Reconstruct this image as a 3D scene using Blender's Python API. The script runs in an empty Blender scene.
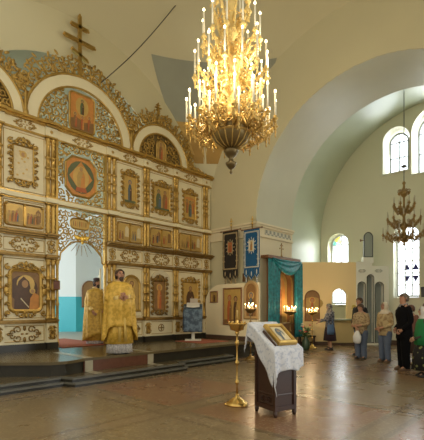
import bpy, bmesh, math, random
from mathutils import Vector, Matrix
PI = math.pi
scene = bpy.context.scene
COL = scene.collection
V = Vector

# ------------------------------------------------------------------ materials
MATS = {}
def mat(name, col, rough=.6, metal=0., var=0., vscale=6., bump=0., bscale=40., spec=.5, emit=None, estr=0., trans=0.):
    if name in MATS: return MATS[name]
    m = bpy.data.materials.new(name); m.use_nodes = True
    nt = m.node_tree; b = nt.nodes['Principled BSDF']
    b.inputs['Base Color'].default_value = (*col, 1)
    b.inputs['Roughness'].default_value = rough
    b.inputs['Metallic'].default_value = metal
    b.inputs['Specular IOR Level'].default_value = spec
    if trans: b.inputs['Transmission Weight'].default_value = trans
    if emit:
        b.inputs['Emission Color'].default_value = (*emit, 1)
        b.inputs['Emission Strength'].default_value = estr
    if var or bump:
        tc = nt.nodes.new('ShaderNodeTexCoord')
    if var:
        n = nt.nodes.new('ShaderNodeTexNoise'); n.inputs['Scale'].default_value = vscale; n.inputs['Detail'].default_value = 4
        nt.links.new(tc.outputs['Object'], n.inputs['Vector'])
        r = nt.nodes.new('ShaderNodeMix'); r.data_type = 'RGBA'
        r.inputs[6].default_value = tuple(c*(1-var) for c in col)+(1,)
        r.inputs[7].default_value = tuple(min(1, c*(1+var)) for c in col)+(1,)
        nt.links.new(n.outputs['Fac'], r.inputs[0]); nt.links.new(r.outputs[2], b.inputs['Base Color'])
    if bump:
        n2 = nt.nodes.new('ShaderNodeTexNoise'); n2.inputs['Scale'].default_value = bscale
        nt.links.new(tc.outputs['Object'], n2.inputs['Vector'])
        bp = nt.nodes.new('ShaderNodeBump'); bp.inputs['Strength'].default_value = bump; bp.inputs['Distance'].default_value = .02
        nt.links.new(n2.outputs['Fac'], bp.inputs['Height']); nt.links.new(bp.outputs['Normal'], b.inputs['Normal'])
    MATS[name] = m
    return m

def two_tone(name, c1, c2, scale, kind='noise', rough=.7, thr=(.45, .55), metal=0.):
    """a pattern woven, printed or laid into the thing itself"""
    m = bpy.data.materials.new(name); m.use_nodes = True
    nt = m.node_tree; b = nt.nodes['Principled BSDF']
    tc = nt.nodes.new('ShaderNodeTexCoord')
    if kind == 'voronoi':
        n = nt.nodes.new('ShaderNodeTexVoronoi'); out = 'Distance'
    elif kind == 'checker':
        n = nt.nodes.new('ShaderNodeTexChecker'); out = 'Fac'
    else:
        n = nt.nodes.new('ShaderNodeTexNoise'); n.inputs['Detail'].default_value = 3; out = 'Fac'
    n.inputs['Scale'].default_value = scale
    nt.links.new(tc.outputs['Object'], n.inputs['Vector'])
    r = nt.nodes.new('ShaderNodeValToRGB')
    r.color_ramp.elements[0].position = thr[0]; r.color_ramp.elements[0].color = (*c1, 1)
    r.color_ramp.elements[1].position = thr[1]; r.color_ramp.elements[1].color = (*c2, 1)
    nt.links.new(n.outputs[out], r.inputs[0]); nt.links.new(r.outputs[0], b.inputs['Base Color'])
    b.inputs['Roughness'].default_value = rough; b.inputs['Metallic'].default_value = metal
    MATS[name] = m
    return m

# ------------------------------------------------------------------ frames of reference for flat work
class Frame:
    """u runs to the viewer's right along a wall, z up, n out of the wall"""
    def __init__(s, o, u, n):
        s.o = V(o); s.u = V(u).normalized(); s.n = V(n).normalized()
    def __call__(s, a, b, d=0.):
        return s.o + s.u*a + s.n*d + V((0, 0, b))

# ------------------------------------------------------------------ mesh builder
class MB:
    def __init__(s): s.v = []; s.f = []; s.m = []; s.s = []
    def add(s, vs, fs, mi=0, smooth=True):
        k = len(s.v); s.v += [V(p) for p in vs]
        for f in fs:
            s.f.append([i+k for i in f]); s.m.append(mi); s.s.append(smooth)
    def box(s, x0, x1, y0, y1, z0, z1, mi=0):
        vs = [(x, y, z) for z in (z0, z1) for y in (y0, y1) for x in (x0, x1)]
        s.add(vs, [(0,1,3,2),(4,5,7,6),(0,1,5,4),(2,3,7,6),(0,2,6,4),(1,3,7,5)], mi, False)
    def fbox(s, P, a0, a1, b0, b1, d0, d1, mi=0):
        vs = [P(a, b, d) for b in (b0, b1) for d in (d0, d1) for a in (a0, a1)]
        s.add(vs, [(0,1,3,2),(4,5,7,6),(0,1,5,4),(2,3,7,6),(0,2,6,4),(1,3,7,5)], mi, False)
    def tube(s, pts, r, n=6, mi=0, cap=True, flat=1.):
        pts = [V(p) for p in pts]; L = len(pts)
        if L < 2: return
        rr = r if isinstance(r, (list, tuple)) else [r]*L
        t0 = (pts[1]-pts[0]).normalized()
        up = V((0,0,1)) if abs(t0.z) < .9 else V((1,0,0))
        a = t0.cross(up).normalized()
        vs = []
        for i in range(L):
            t = (pts[min(i+1, L-1)]-pts[max(i-1, 0)])
            if t.length < 1e-9: t = t0
            t = t.normalized()
            a = (a - t*a.dot(t))
            a = a.normalized() if a.length > 1e-6 else t.orthogonal().normalized()
            b = t.cross(a)
            for k in range(n):
                an = 2*PI*k/n
                vs.append(pts[i] + (a*math.cos(an) + b*math.sin(an)*flat)*rr[i])
        fs = [(i*n+k, i*n+(k+1)%n, (i+1)*n+(k+1)%n, (i+1)*n+k) for i in range(L-1) for k in range(n)]
        if cap: fs += [tuple(range(n)), tuple((L-1)*n+k for k in range(n))]
        s.add(vs, fs, mi, n > 4)
    def lathe(s, prof, o=(0,0,0), n=16, mi=0, smooth=True, sx=1., sy=1.):
        o = V(o); vs = []
        for r, z in prof:
            for k in range(n):
                a = 2*PI*k/n
                vs.append(o+V((r*sx*math.cos(a), r*sy*math.sin(a), z)))
        L = len(prof)
        fs = [(i*n+k, i*n+(k+1)%n, (i+1)*n+(k+1)%n, (i+1)*n+k) for i in range(L-1) for k in range(n)]
        fs += [tuple(range(n)), tuple((L-1)*n+k for k in range(n))]
        s.add(vs, fs, mi, smooth)
    def half_column(s, P, a, prof, n=8, mi=0):
        """a half-round turned column against a wall"""
        vs = []
        for r, z in prof:
            for k in range(n+1):
                an = PI*k/n
                vs.append(P(a-r*math.cos(an), z, r*math.sin(an)))
        w = n+1
        fs = [(i*w+k, i*w+k+1, (i+1)*w+k+1, (i+1)*w+k) for i in range(len(prof)-1) for k in range(n)]
        fs += [tuple(range(w)), tuple((len(prof)-1)*w+k for k in range(w))]
        s.add(vs, fs, mi)
    def ball(s, c, r, mi=0, nu=8, nv=5, axes=None):
        c = V(c); rx, ry, rz = (r, r, r) if not isinstance(r, (tuple, list)) else r
        X, Y, Z = axes or (V((1,0,0)), V((0,1,0)), V((0,0,1)))
        vs = [c+Z*rz]
        for j in range(1, nv):
            p = PI*j/nv
            for k in range(nu):
                a = 2*PI*k/nu
                vs.append(c + X*rx*math.sin(p)*math.cos(a) + Y*ry*math.sin(p)*math.sin(a) + Z*rz*math.cos(p))
        vs.append(c-Z*rz)
        fs = [(0, 1+k, 1+(k+1) % nu) for k in range(nu)]
        for j in range(nv-2):
            for k in range(nu):
                fs.append((1+j*nu+k, 1+j*nu+(k+1)%nu, 1+(j+1)*nu+(k+1)%nu, 1+(j+1)*nu+k))
        e = len(vs)-1
        fs += [(e, 1+(nv-2)*nu+k, 1+(nv-2)*nu+(k+1)%nu) for k in range(nu)]
        s.add(vs, fs, mi)
    def flat(s, P, pts, d, mi=0):
        s.add([P(a, b, d) for a, b in pts], [tuple(range(len(pts)))], mi, False)
    def prism(s, P, pts, d0, d1, mi=0):
        n = len(pts)
        s.add([P(a, b, d0) for a, b in pts]+[P(a, b, d1) for a, b in pts],
              [tuple(range(n)), tuple(range(n, 2*n))]+[(k, (k+1)%n, n+(k+1)%n, n+k) for k in range(n)], mi, False)
    def rim(s, P, pts, w, d, mi=0, base=0.):
        """moulding round a closed outline (pts = inner edge), w wide, d proud"""
        n = len(pts); p = [V((a, b)) for a, b in pts]
        area = sum(p[i].x*p[(i+1)%n].y-p[(i+1)%n].x*p[i].y for i in range(n))
        sg = 1 if area > 0 else -1
        offs = []
        for i in range(n):
            e1 = (p[i]-p[i-1]).normalized(); e2 = (p[(i+1)%n]-p[i]).normalized()
            n1 = V((e1.y, -e1.x))*sg; n2 = V((e2.y, -e2.x))*sg
            m = n1+n2
            m = m.normalized() if m.length > 1e-6 else n1
            offs.append(m/max(.5, m.dot(n1)))
        prof = [(0, base), (0, base+d*.6), (w*.25, base+d*.75), (w*.55, base+d), (w*.85, base+d*.7), (w, base+d*.3), (w, base)]
        vs = []
        for o, dd in prof:
            for i in range(n):
                q = p[i]+offs[i]*o; vs.append(P(q.x, q.y, dd))
        fs = [(j*n+i, j*n+(i+1)%n, (j+1)*n+(i+1)%n, (j+1)*n+i) for j in range(len(prof)-1) for i in range(n)]
        s.add(vs, fs, mi, False)
    def loft(s, rings, n=20, mi=0, cap=True):
        """rings: list of (centre, rx, ry) or (centre, rx, ry, fold amplitude, fold count)"""
        vs = []
        for R in rings:
            c = V(R[0]); rx, ry = R[1], R[2]; am, ct = (R[3], R[4]) if len(R) > 3 else (0, 1)
            for k in range(n):
                a = 2*PI*k/n; q = 1+am*math.cos(ct*a+c.z*3)
                vs.append(c+V((rx*q*math.cos(a), ry*q*math.sin(a), 0)))
        L = len(rings)
        fs = [(i*n+k, i*n+(k+1)%n, (i+1)*n+(k+1)%n, (i+1)*n+k) for i in range(L-1) for k in range(n)]
        if cap: fs += [tuple(range(n)), tuple((L-1)*n+k for k in range(n))]
        s.add(vs, fs, mi)
    def build(s, name, mats, parent=None, local=False, nrm=True):
        me = bpy.data.meshes.new(name)
        vs = s.v
        if parent is not None and not local:
            inv = WORLD[parent].inverted(); vs = [inv @ p for p in s.v]
        me.from_pydata([tuple(p) for p in vs], [], s.f)
        if not isinstance(mats, (list, tuple)): mats = [mats]
        for m in mats: me.materials.append(m)
        me.polygons.foreach_set('material_index', s.m); me.polygons.foreach_set('use_smooth', s.s)
        if nrm:
            bm = bmesh.new(); bm.from_mesh(me)
            bmesh.ops.recalc_face_normals(bm, faces=bm.faces); bm.to_mesh(me); bm.free()
        me.update()
        return link(name, me, parent)

WORLD = {}
def link(name, me, parent=None):
    o = bpy.data.objects.new(name, me); COL.objects.link(o)
    if parent is not None:
        o.parent = parent; WORLD[o] = WORLD[parent]
    else:
        WORLD[o] = Matrix.Identity(4)
    return o
def tag(o, label=None, cat=None, group=None, kind=None):
    if label: o['label'] = label
    if cat: o['category'] = cat
    if group: o['group'] = group
    if kind: o['kind'] = kind
    return o
def thing(name, label, cat, loc=(0,0,0), rz=0., group=None):
    o = bpy.data.objects.new(name, None); COL.objects.link(o); o.empty_display_size = .2
    o.location = loc; o.rotation_euler = (0, 0, rz)
    WORLD[o] = Matrix.Translation(V(loc)) @ Matrix.Rotation(rz, 4, 'Z')
    return tag(o, label, cat, group)
def struct(name, mb, mats, parent=None):
    o = mb.build(name, mats, parent)
    if parent is None: o['kind'] = 'structure'
    return o
def copy_tree(o, parent=None, depth=0):
    c = o.copy(); COL.objects.link(c); WORLD[c] = WORLD.get(parent, Matrix.Identity(4)) if parent else Matrix.Identity(4)
    if parent is not None:
        c.parent = parent; c.matrix_parent_inverse = o.matrix_parent_inverse.copy()
    for ch in list(o.children): copy_tree(ch, c, depth+1)
    return c

def slab(P, outer, holes, d0, d1, mb, mi=0):
    """a flat board with holes cut through it, d0..d1 out of the wall"""
    cu = bpy.data.curves.new('tmp', 'CURVE'); cu.dimensions = '2D'; cu.fill_mode = 'BOTH'
    for loop in [outer]+list(holes):
        sp = cu.splines.new('POLY'); sp.points.add(len(loop)-1)
        for i, (a, b) in enumerate(loop): sp.points[i].co = (a, b, 0, 1)
        sp.use_cyclic_u = True
    cu.extrude = .5
    o = bpy.data.objects.new('tmp', cu)
    COL.objects.link(o)
    dg = bpy.context.evaluated_depsgraph_get()
    me = bpy.data.meshes.new_from_object(o.evaluated_get(dg))
    vs = [P(v.co.x, v.co.y, d0+(v.co.z+.5)*(d1-d0)) for v in me.vertices]
    mb.add(vs, [tuple(p.vertices) for p in me.polygons], mi, False)
    bpy.data.objects.remove(o); bpy.data.meshes.remove(me); bpy.data.curves.remove(cu)

def arch_loop(a0, a1, b0, bs, n=14, rise=None):
    """outline of an arched opening: jambs a0..a1, bottom b0, springing bs"""
    r = (a1-a0)/2; c = (a0+a1)/2; h = rise or r
    return [(a0, b0), (a1, b0)]+[(c+r*math.cos(PI*k/n), bs+h*math.sin(PI*k/n)) for k in range(n+1)]
def rect(a0, a1, b0, b1): return [(a0, b0), (a1, b0), (a1, b1), (a0, b1)]
def ell(cx, cy, rx, ry, n=20, a0=0., a1=2*PI):
    full = abs(a1-a0-2*PI) < 1e-6
    return [(cx+rx*math.cos(a0+(a1-a0)*k/(n if full else n-1)), cy+ry*math.sin(a0+(a1-a0)*k/(n if full else n-1))) for k in range(n)]
def round_rect(a0, a1, b0, b1, r, n=5):
    out = []
    for cx, cy, s in ((a1-r, b0+r, -PI/2), (a1-r, b1-r, 0), (a0+r, b1-r, PI/2), (a0+r, b0+r, PI)):
        out += [(cx+r*math.cos(s+PI/2*k/n), cy+r*math.sin(s+PI/2*k/n)) for k in range(n+1)]
    return out

# ------------------------------------------------------------------ carving
def spiral(mb, P, a, b, r, st, turns=1.2, sgn=1, rt=.016, d=.02, n=11, mi=0, inside=None, tail=.0):
    pts, rr = [], []
    for i in range(n):
        q = i/(n-1); an = st+sgn*turns*2*PI*q; rad = r*(1-q*.82)
        x, y = a+rad*math.cos(an), b+rad*math.sin(an)
        if inside and not inside(x, y):
            continue
        pts.append(P(x, y, d+.012*math.sin(q*PI))); rr.append(rt*(1.05-.35*q))
    if len(pts) > 2:
        mb.tube(pts, rr, 5, mi)
def leaf(mb, P, a, b, an, ln, w, d=.02, mi=0):
    ax = (P.u*math.cos(an)+V((0,0,1))*math.sin(an)); ay = (-P.u*math.sin(an)+V((0,0,1))*math.cos(an))
    mb.ball(P(a, b, d), (ln/2, w/2, w*.3), mi, 6, 4, (ax, ay, P.n))
def openwork(mb, P, inside, a0, a1, b0, b1, cell, rng, rt=.016, d=.0, mi=0, leaves=1.):
    """carved vine scrolls filling a region with gaps between them"""
    na = max(1, int((a1-a0)/cell)); nb = max(1, int((b1-b0)/cell))
    for i in range(na+1):
        for j in range(nb+1):
            a = a0+(i+.5*(j % 2)+rng.uniform(-.15, .15))*cell; b = b0+(j+rng.uniform(-.15, .15))*cell
            if not inside(a, b): continue
            sg = 1 if (i+j) % 2 else -1
            st = rng.uniform(0, 2*PI)
            spiral(mb, P, a, b, cell*.62, st, rng.uniform(1., 1.4), sg, rt, d, 11, mi, inside)
            for q in range(2):
                if rng.random() < leaves:
                    an = rng.uniform(0, 2*PI); x, y = a+cell*.55*math.cos(an), b+cell*.55*math.sin(an)
                    if inside(x, y): leaf(mb, P, x, y, an, cell*.5, cell*.26, d+.02, mi)
def scroll_motif(mb, P, a, b, w, h, rt=.012, d=.012, mi=0):
    """symmetrical applied carving: lozenge of scrolls"""
    for sx in (-1, 1):
        for sy in (-1, 1):
            spiral(mb, P, a+sx*w*.2, b+sy*h*.24, h*.24, PI/2*(1-sx)+.3, 1.1, sx*sy, rt, d, 10, mi)
            spiral(mb, P, a+sx*w*.36, b+sy*h*.1, h*.17, PI/2*(1+sx), 1., -sx*sy, rt, d, 9, mi)
        leaf(mb, P, a+sx*w*.46, b, 0, w*.1, h*.2, d, mi)
        leaf(mb, P, a+sx*w*.07, b, 0, w*.1, h*.12, d, mi)
    leaf(mb, P, a, b+h*.34, PI/2, h*.36, h*.2, d, mi); leaf(mb, P, a, b-h*.34, PI/2, h*.36, h*.2, d, mi)
def frame_scrolls(mb, P, a0, a1, b0, b1, rng, step=.145, r=.066, rt=.019, d=.035, mi=0, crown=True):
    per = []
    na = max(2, round((a1-a0)/step)); nb = max(2, round((b1-b0)/step))
    for i in range(na+1):
        a = a0+(a1-a0)*i/na
        per += [(a, b0, -PI/2), (a, b1, PI/2)]
    for j in range(1, nb):
        b = b0+(b1-b0)*j/nb
        per += [(a0, b, PI), (a1, b, 0)]
    for k, (a, b, an) in enumerate(per):
        corner = (abs(a-a0) < 1e-6 or abs(a-a1) < 1e-6) and (abs(b-b0) < 1e-6 or abs(b-b1) < 1e-6)
        q = r*(1.3 if corner else rng.uniform(.8, 1.1))
        spiral(mb, P, a, b, q, an+rng.uniform(-.6, .6), 1.1, 1 if k % 2 else -1, rt, d, 9, mi)
        leaf(mb, P, a, b, an+PI/2, q*1.7, q*.9, d*.6, mi)
    if crown:
        c = (a0+a1)/2; w = (a1-a0)
        for sx in (-1, 1):
            spiral(mb, P, c+sx*w*.13, b1+.06, .075, PI/2*(1-sx), 1.2, sx, rt*1.2, d, 10, mi)
            leaf(mb, P, c+sx*w*.3, b1+.035, sx*-.4, w*.22, .06, d*.6, mi)
            spiral(mb, P, c+sx*w*.12, b0-.05, .06, PI/2*(1-sx), 1.1, -sx, rt, d, 9, mi)
        leaf(mb, P, c, b1+.1, PI/2, .16, .09, d, mi)
        leaf(mb, P, c, b0-.06, PI/2, .12, .08, d, mi)
SKY_LOW, SKY_SOUTH = .95, 4.0
CH_W, ALT_W, DAY_W = 36, 620, 22
LECT_RZ = -1.84
MURAL = (6.42, 9.02, 43.5, 51.2, 26.0, 66.5)
# ------------------------------------------------------------------ palette
plaster = mat('warm_plaster', (.65, .595, .38), .75, var=.06, vscale=.7)
plaster_s = mat('pale_plaster', (.72, .70, .54), .7, var=.05, vscale=.6)
plaster_w = mat('pier_plaster', (.78, .69, .47), .7, var=.05, vscale=.6)
greygreen = mat('grey_green_paint', (.58, .57, .42), .32, var=.08, vscale=1.2, bump=.12, bscale=3.)
seagreen = mat('sea_green_paint', (.56, .61, .48), .3, var=.08, vscale=1.2, bump=.12, bscale=3.)
ivory = mat('ivory_paint', (.80, .72, .48), .45, var=.06, vscale=3.)
gold = mat('gilding', (.50, .32, .085), .34, .68, var=.45, vscale=9.)
gold_d = mat('dark_gilding', (.31, .19, .055), .4, .6, var=.45, vscale=9.)
gold_b = mat('bright_gilding', (.86, .58, .16), .3, .6, var=.2, vscale=9.)
brass = mat('polished_brass', (.70, .46, .14), .25, .9)
brass_d = mat('old_brass', (.34, .22, .08), .35, .8)
bronze = mat('dark_bronze', (.17, .12, .05), .3, .7)
stone_d = mat('dark_polished_stone', (.028, .025, .017), .2, var=.3, vscale=5.)
stone_g = mat('grey_stone_nosing', (.13, .125, .10), .3, var=.2, vscale=8.)
stone_t = mat('brown_green_marble', (.115, .085, .038), .24, var=.35, vscale=3.)
stone_r = mat('red_brown_granite', (.12, .045, .025), .2, var=.3, vscale=14.)
marble = mat('veined_grey_marble', (.35, .31, .21), .3, var=.25, vscale=6.)
carpet = mat('red_carpet', (.36, .11, .06), .9, var=.15, vscale=20.)
white_p = mat('white_paint', (.74, .74, .64), .5)
blue_wall = mat('pale_blue_paint', (.72, .76, .73), .6, var=.04, vscale=1.)
teal_wall = mat('turquoise_paint', (.045, .44, .50), .5, var=.05, vscale=1.)
wood_d = mat('dark_stained_wood', (.045, .018, .010), .3, var=.35, vscale=7.)
wood_b = mat('brown_wood', (.22, .10, .035), .45, var=.3, vscale=6.)
wax = mat('white_candle', (.9, .85, .66), .5)
glow = mat('lit_bulb', (1, .9, .7), .5, emit=(1, .78, .42), estr=12)
flame = mat('candle_flame', (1, .8, .4), .5, emit=(1, .66, .25), estr=22)
black = mat('black_cloth', (.008, .008, .009), .8)
skin = mat('skin', (.56, .33, .21), .55)
skin_r = mat('ruddy_skin', (.48, .25, .15), .55)

# ------------------------------------------------------------------ world, camera
scene.view_settings.view_transform = 'Standard'; scene.view_settings.look = 'None'
scene.view_settings.gamma = 1; scene.view_settings.exposure = 0.0
scene.view_settings.use_curve_mapping = False
w = bpy.data.worlds.new('World'); scene.world = w; w.use_nodes = True
nt = w.node_tree; bg = nt.nodes['Background']
tc = nt.nodes.new('ShaderNodeTexCoord'); sx = nt.nodes.new('ShaderNodeSeparateXYZ')
nt.links.new(tc.outputs['Generated'], sx.inputs[0])
rp = nt.nodes.new('ShaderNodeMapRange')
rp.inputs['From Min'].default_value = .1; rp.inputs['From Max'].default_value = .6
rp.inputs['To Min'].default_value = SKY_LOW; rp.inputs['To Max'].default_value = SKY_SOUTH
nt.links.new(sx.outputs['X'], rp.inputs['Value']); nt.links.new(rp.outputs[0], bg.inputs['Strength'])
cr = nt.nodes.new('ShaderNodeMix'); cr.data_type = 'RGBA'
cr.inputs[6].default_value = (1, .93, .77, 1); cr.inputs[7].default_value = (.90, .97, 1, 1)
mr = nt.nodes.new('ShaderNodeMapRange'); mr.inputs['From Min'].default_value = .0; mr.inputs['From Max'].default_value = .5
nt.links.new(sx.outputs['X'], mr.inputs['Value']); nt.links.new(mr.outputs[0], cr.inputs[0])
nt.links.new(cr.outputs[2], bg.inputs['Color'])

cam = bpy.data.cameras.new('camera'); co = bpy.data.objects.new('camera', cam); COL.objects.link(co)
cam.sensor_fit = 'HORIZONTAL'; cam.sensor_width = 36; cam.lens = 36*405/424; cam.shift_y = 88/424
cam.clip_start = .05; cam.clip_end = 200
co.location = (0, 0, 1.45); co.rotation_euler = (PI/2, 0, math.atan2(.687, .7266)-PI/2)
scene.camera = co
scene.cycles.use_denoising = True
scene.cycles.max_bounces = 8; scene.cycles.sample_clamp_indirect = 6

# ------------------------------------------------------------------ floor
def floor_material():
    m = bpy.data.materials.new('terrazzo_floor'); m.use_nodes = True
    nt = m.node_tree; b = nt.nodes['Principled BSDF']; L = nt.links.new
    tc = nt.nodes.new('ShaderNodeTexCoord'); sp = nt.nodes.new('ShaderNodeSeparateXYZ'); L(tc.outputs['Object'], sp.inputs[0])
    def M(op, a, bb=None, c=None):
        n = nt.nodes.new('ShaderNodeMath'); n.operation = op
        for i, q in enumerate((a, bb, c)):
            if q is None: continue
            if isinstance(q, (int, float)): n.inputs[i].default_value = q
            else: L(q, n.inputs[i])
        return n.outputs[0]
    def band(src, off, per, w):
        md = M('FLOORED_MODULO', M('SUBTRACT', src, off), per)
        return md, M('LESS_THAN', md, w)
    mx, bx_ = band(sp.outputs['X'], 3.5, 2.35, .42); my, by_ = band(sp.outputs['Y'], 4.15, 2.5, .42)
    bnd = M('MAXIMUM', bx_, by_)
    def lines(md, w):
        return M('MAXIMUM', M('LESS_THAN', M('ABSOLUTE', M('SUBTRACT', md, .06)), .04), M('LESS_THAN', M('ABSOLUTE', M('SUBTRACT', md, w-.06)), .04))
    ln = M('MAXIMUM', lines(mx, .42), lines(my, .42))
    isred = M('MULTIPLY', M('GREATER_THAN', sp.outputs['X'], 3.9), M('LESS_THAN', sp.outputs['X'], 5.85))
    isred = M('MAXIMUM', isred, M('MULTIPLY', M('GREATER_THAN', sp.outputs['X'], 8.2), .6))
    def mix(f, a, c):
        n = nt.nodes.new('ShaderNodeMix'); n.data_type = 'RGBA'
        for i, q in ((0, f), (6, a), (7, c)):
            if isinstance(q, float): n.inputs[i].default_value = q
            elif isinstance(q, tuple): n.inputs[i].default_value = (*q, 1)
            else: L(q, n.inputs[i])
        return n.outputs[2]
    v = nt.nodes.new('ShaderNodeTexVoronoi'); v.inputs['Scale'].default_value = 42; L(tc.outputs['Object'], v.inputs['Vector'])
    nz = nt.nodes.new('ShaderNodeTexNoise'); nz.inputs['Scale'].default_value = 1.3; nz.inputs['Detail'].default_value = 5; L(tc.outputs['Object'], nz.inputs['Vector'])
    sep = nt.nodes.new('ShaderNodeSeparateColor'); L(v.outputs['Color'], sep.inputs[0])
    panel = mix(isred, (.20, .15, .078), (.235, .115, .058))
    col = mix(bnd, panel, (.215, .155, .083))
    col = mix(M('MULTIPLY', ln, .65), col, (.085, .06, .03))
    col = mix(M('MULTIPLY', M('GREATER_THAN', sep.outputs[0], .72), .3), col, (.15, .10, .055))
    col = mix(M('MULTIPLY', M('GREATER_THAN', sep.outputs[1], .8), .4), col, (.42, .34, .20))
    col = mix(M('MULTIPLY', nz.outputs['Fac'], .4), col, (.24, .16, .085))
    L(col, b.inputs['Base Color'])
    rr = nt.nodes.new('ShaderNodeMapRange'); rr.inputs['To Min'].default_value = .18; rr.inputs['To Max'].default_value = .38
    L(nz.outputs['Fac'], rr.inputs['Value']); L(rr.outputs[0], b.inputs['Roughness'])
    b.inputs['Specular IOR Level'].default_value = .5
    return m
mb = MB(); mb.box(-6, 17.2, -6, 18, -.15, 0)
struct('floor', mb, floor_material())

# ------------------------------------------------------------------ raised altar platform and its steps
mb = MB()
G = Frame((0, 0, 0), (1, 0, 0), (0, -1, 0))
def plan(mb, pts, z0, z1, mi=0):
    n = len(pts)
    mb.add([(x, y, z0) for x, y in pts]+[(x, y, z1) for x, y in pts],
           [tuple(range(n)), tuple(range(n, 2*n))]+[(k, (k+1) % n, n+(k+1) % n, n+k) for k in range(n)], mi, False)
def step(o, z0, z1):
    e = [(-2, 7.1+o), (3.55, 7.1+o), (3.65, 6.85+o), (6.45, 6.85+o), (6.55, 7.1+o), (8.6-o, 7.1+o), (8.6-o, 10.2), (-2, 10.2)]
    plan(mb, [(x, y+.035) for x, y in e[:6]]+[(8.565-o, 10.2), (-2, 10.2)], z0, z1-.03, 0)
    plan(mb, e, z1-.03, z1, 1)
step(0, 0, .08); step(.1, .08, .16)
plan(mb, [(-2, 7.31), (3.6, 7.31), (3.75, 7.06), (6.35, 7.06), (6.5, 7.31), (8.38, 7.31), (8.38, 10.2), (-2, 10.2)], .16, .164, 2)
for x0, x1 in ((4.17, 4.34), (5.74, 5.9)):
    plan(mb, [(x0, 7.08), (x1, 7.08), (x1, 7.5), (x0, 7.5)], .164, .169, 3)
struct('altar_step', mb, [stone_d, stone_g, stone_t, marble])
mb = MB()
edge = [(-2, 8.2), (2.3, 8.2), (2.75, 8.0), (3.14, 7.62), (3.4, 7.36), (3.7, 7.28), (4.15, 7.42)]
top = edge+[(4.15, 7.45), (5.9, 7.45), (10.28, 7.45), (10.28, 7.8), (10.28, 9.98), (10.5, 9.98), (10.5, 18.), (1.2, 18.), (1.2, 9.98), (-2, 9.98)]
plan(mb, top, .385, .44, 0)
base = [(-2, 8.26), (2.33, 8.26), (2.8, 8.06), (3.2, 7.67), (3.45, 7.42), (3.7, 7.36), (4.15, 7.5), (10.2, 7.5), (10.2, 9.98), (10.5, 9.98), (10.5, 18), (1.2, 18), (1.2, 9.98), (-2, 9.98)]
plan(mb, base, 0, .385, 1)
mb.box(4.15, 5.92, 7.462, 7.52, .165, .385, 2)
for x0, x1 in ((4.17, 4.34), (5.74, 5.9)):
    mb.box(x0, x1, 7.45, 7.52, .165, .386, 3)
    plan(mb, [(x0, 7.45), (x1, 7.45), (x1, 8.9), (x0, 8.9)], .44, .444, 3)
struct('altar_platform', mb, [stone_t, stone_d, stone_r, marble])
mb = MB(); mb.box(4.85, 6.3, 9.75, 12.6, .449, .458); tag(mb.build('altar_carpet', carpet), 'faded red carpet running through the open altar doorway', 'carpet')
mb = MB(); mb.box(8.15, 9.3, 8.1, 9.25, .441, .452); tag(mb.build('small_rug', carpet), 'small red rug under the blue-draped reading desk', 'rug')

mb = MB(); plan(mb, [(1.4, 10.0), (10.4, 10.0), (10.4, 16), (8.5, 16), (6.9, 17.6), (1.4, 17.6)], .44, .448); struct('floor_altar', mb, mat('pale_grey_floor', (.42, .40, .33), .5, var=.1))
# ------------------------------------------------------------------ crossing walls, arches, vaults
CX, CY = 5.35, 4.6
XS, YE = 10.3, 10.0
PS = Frame((XS, 0, 0), (0, -1, 0), (-1, 0, 0))      # a = -Y
PE = Frame((0, YE, 0), (1, 0, 0), (0, -1, 0))       # a = X
AY, AR, AZ = 4.3, 3.52, 4.3
mb = MB()
# south wall of the crossing: an outline that runs round the arch (no separate hole, the arch reaches the floor)
out = [(-YE-.3, 0), (-AY-AR, 0)] + [(-AY-AR*math.cos(PI*k/40), AZ+AR*math.sin(PI*k/40)) for k in range(41)] + [(-AY+AR, 0), (3.5, 0), (3.5, 12.5), (-YE-.3, 12.5)]
slab(PS, out, [], -.03, 0, mb)
struct('wall_south_arch', mb, plaster)
EX, ER = 5.3, 3.35; EZ = 4.6
mb = MB()
out = [(-3, 0), (EX-ER, 0)] + [(EX-ER*math.cos(PI*k/40), EZ+ER*math.sin(PI*k/40)) for k in range(41)] + [(EX+ER, 0), (XS, 0), (XS, 12.5), (-3, 12.5)]
slab(PE, out, [], -.03, 0, mb)
struct('wall_east_arch', mb, plaster)

def barrel(name, m, axis, c, R, zc, p0, p1, n=48, leg=None):
    mb = MB(); vs = []
    prof = [(c+R*math.cos(PI*k/n), zc+R*math.sin(PI*k/n)) for k in range(n+1)]
    if leg is not None: prof = [(c+R, leg)]+prof+[(c-R, leg)]
    L = len(prof)
    for p in (p0, p1):
        vs += [(p, q, z) if axis == 'X' else (q, p, z) for q, z in prof]
    mb.add(vs, [(k, k+1, L+k+1, L+k) for k in range(L-1)], 0)
    return struct(name, mb, m)
barrel('ceiling_arch_soffit', greygreen, 'X', AY, AR, AZ, XS, 12.4, leg=4.185)
TR, TZ = 4.6, 4.6
barrel('ceiling_transept_vault', seagreen, 'X', AY, TR, TZ, 12.38, 16.6)
barrel('ceiling_altar_vault', mat('altar_vault_paint', (.33, .32, .20), .7), 'Y', EX, 3.6, 4.75, YE, 18.0)
# shoulder between the two south vaults
mb = MB(); vs = []
for k in range(41):
    a = PI*k/40
    vs += [(12.4, AY+AR*math.cos(a), AZ+AR*math.sin(a)), (12.4, AY+(TR+.1)*math.cos(a), TZ+(TR+.1)*math.sin(a))]
mb.add(vs, [(2*k, 2*k+1, 2*k+3, 2*k+2) for k in range(40)], 0, False)
struct('wall_vault_shoulder', mb, plaster)
# piers either side of the south arch
for nm, y0, y1 in (('wall_pier_east', AY+AR, YE+.3), ('wall_pier_west', -1.2, AY-AR)):
    mb = MB(); mb.box(XS+.001, 12.4, y0, y1, 0, 4.2)
    struct(nm, mb, plaster_w)
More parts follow.
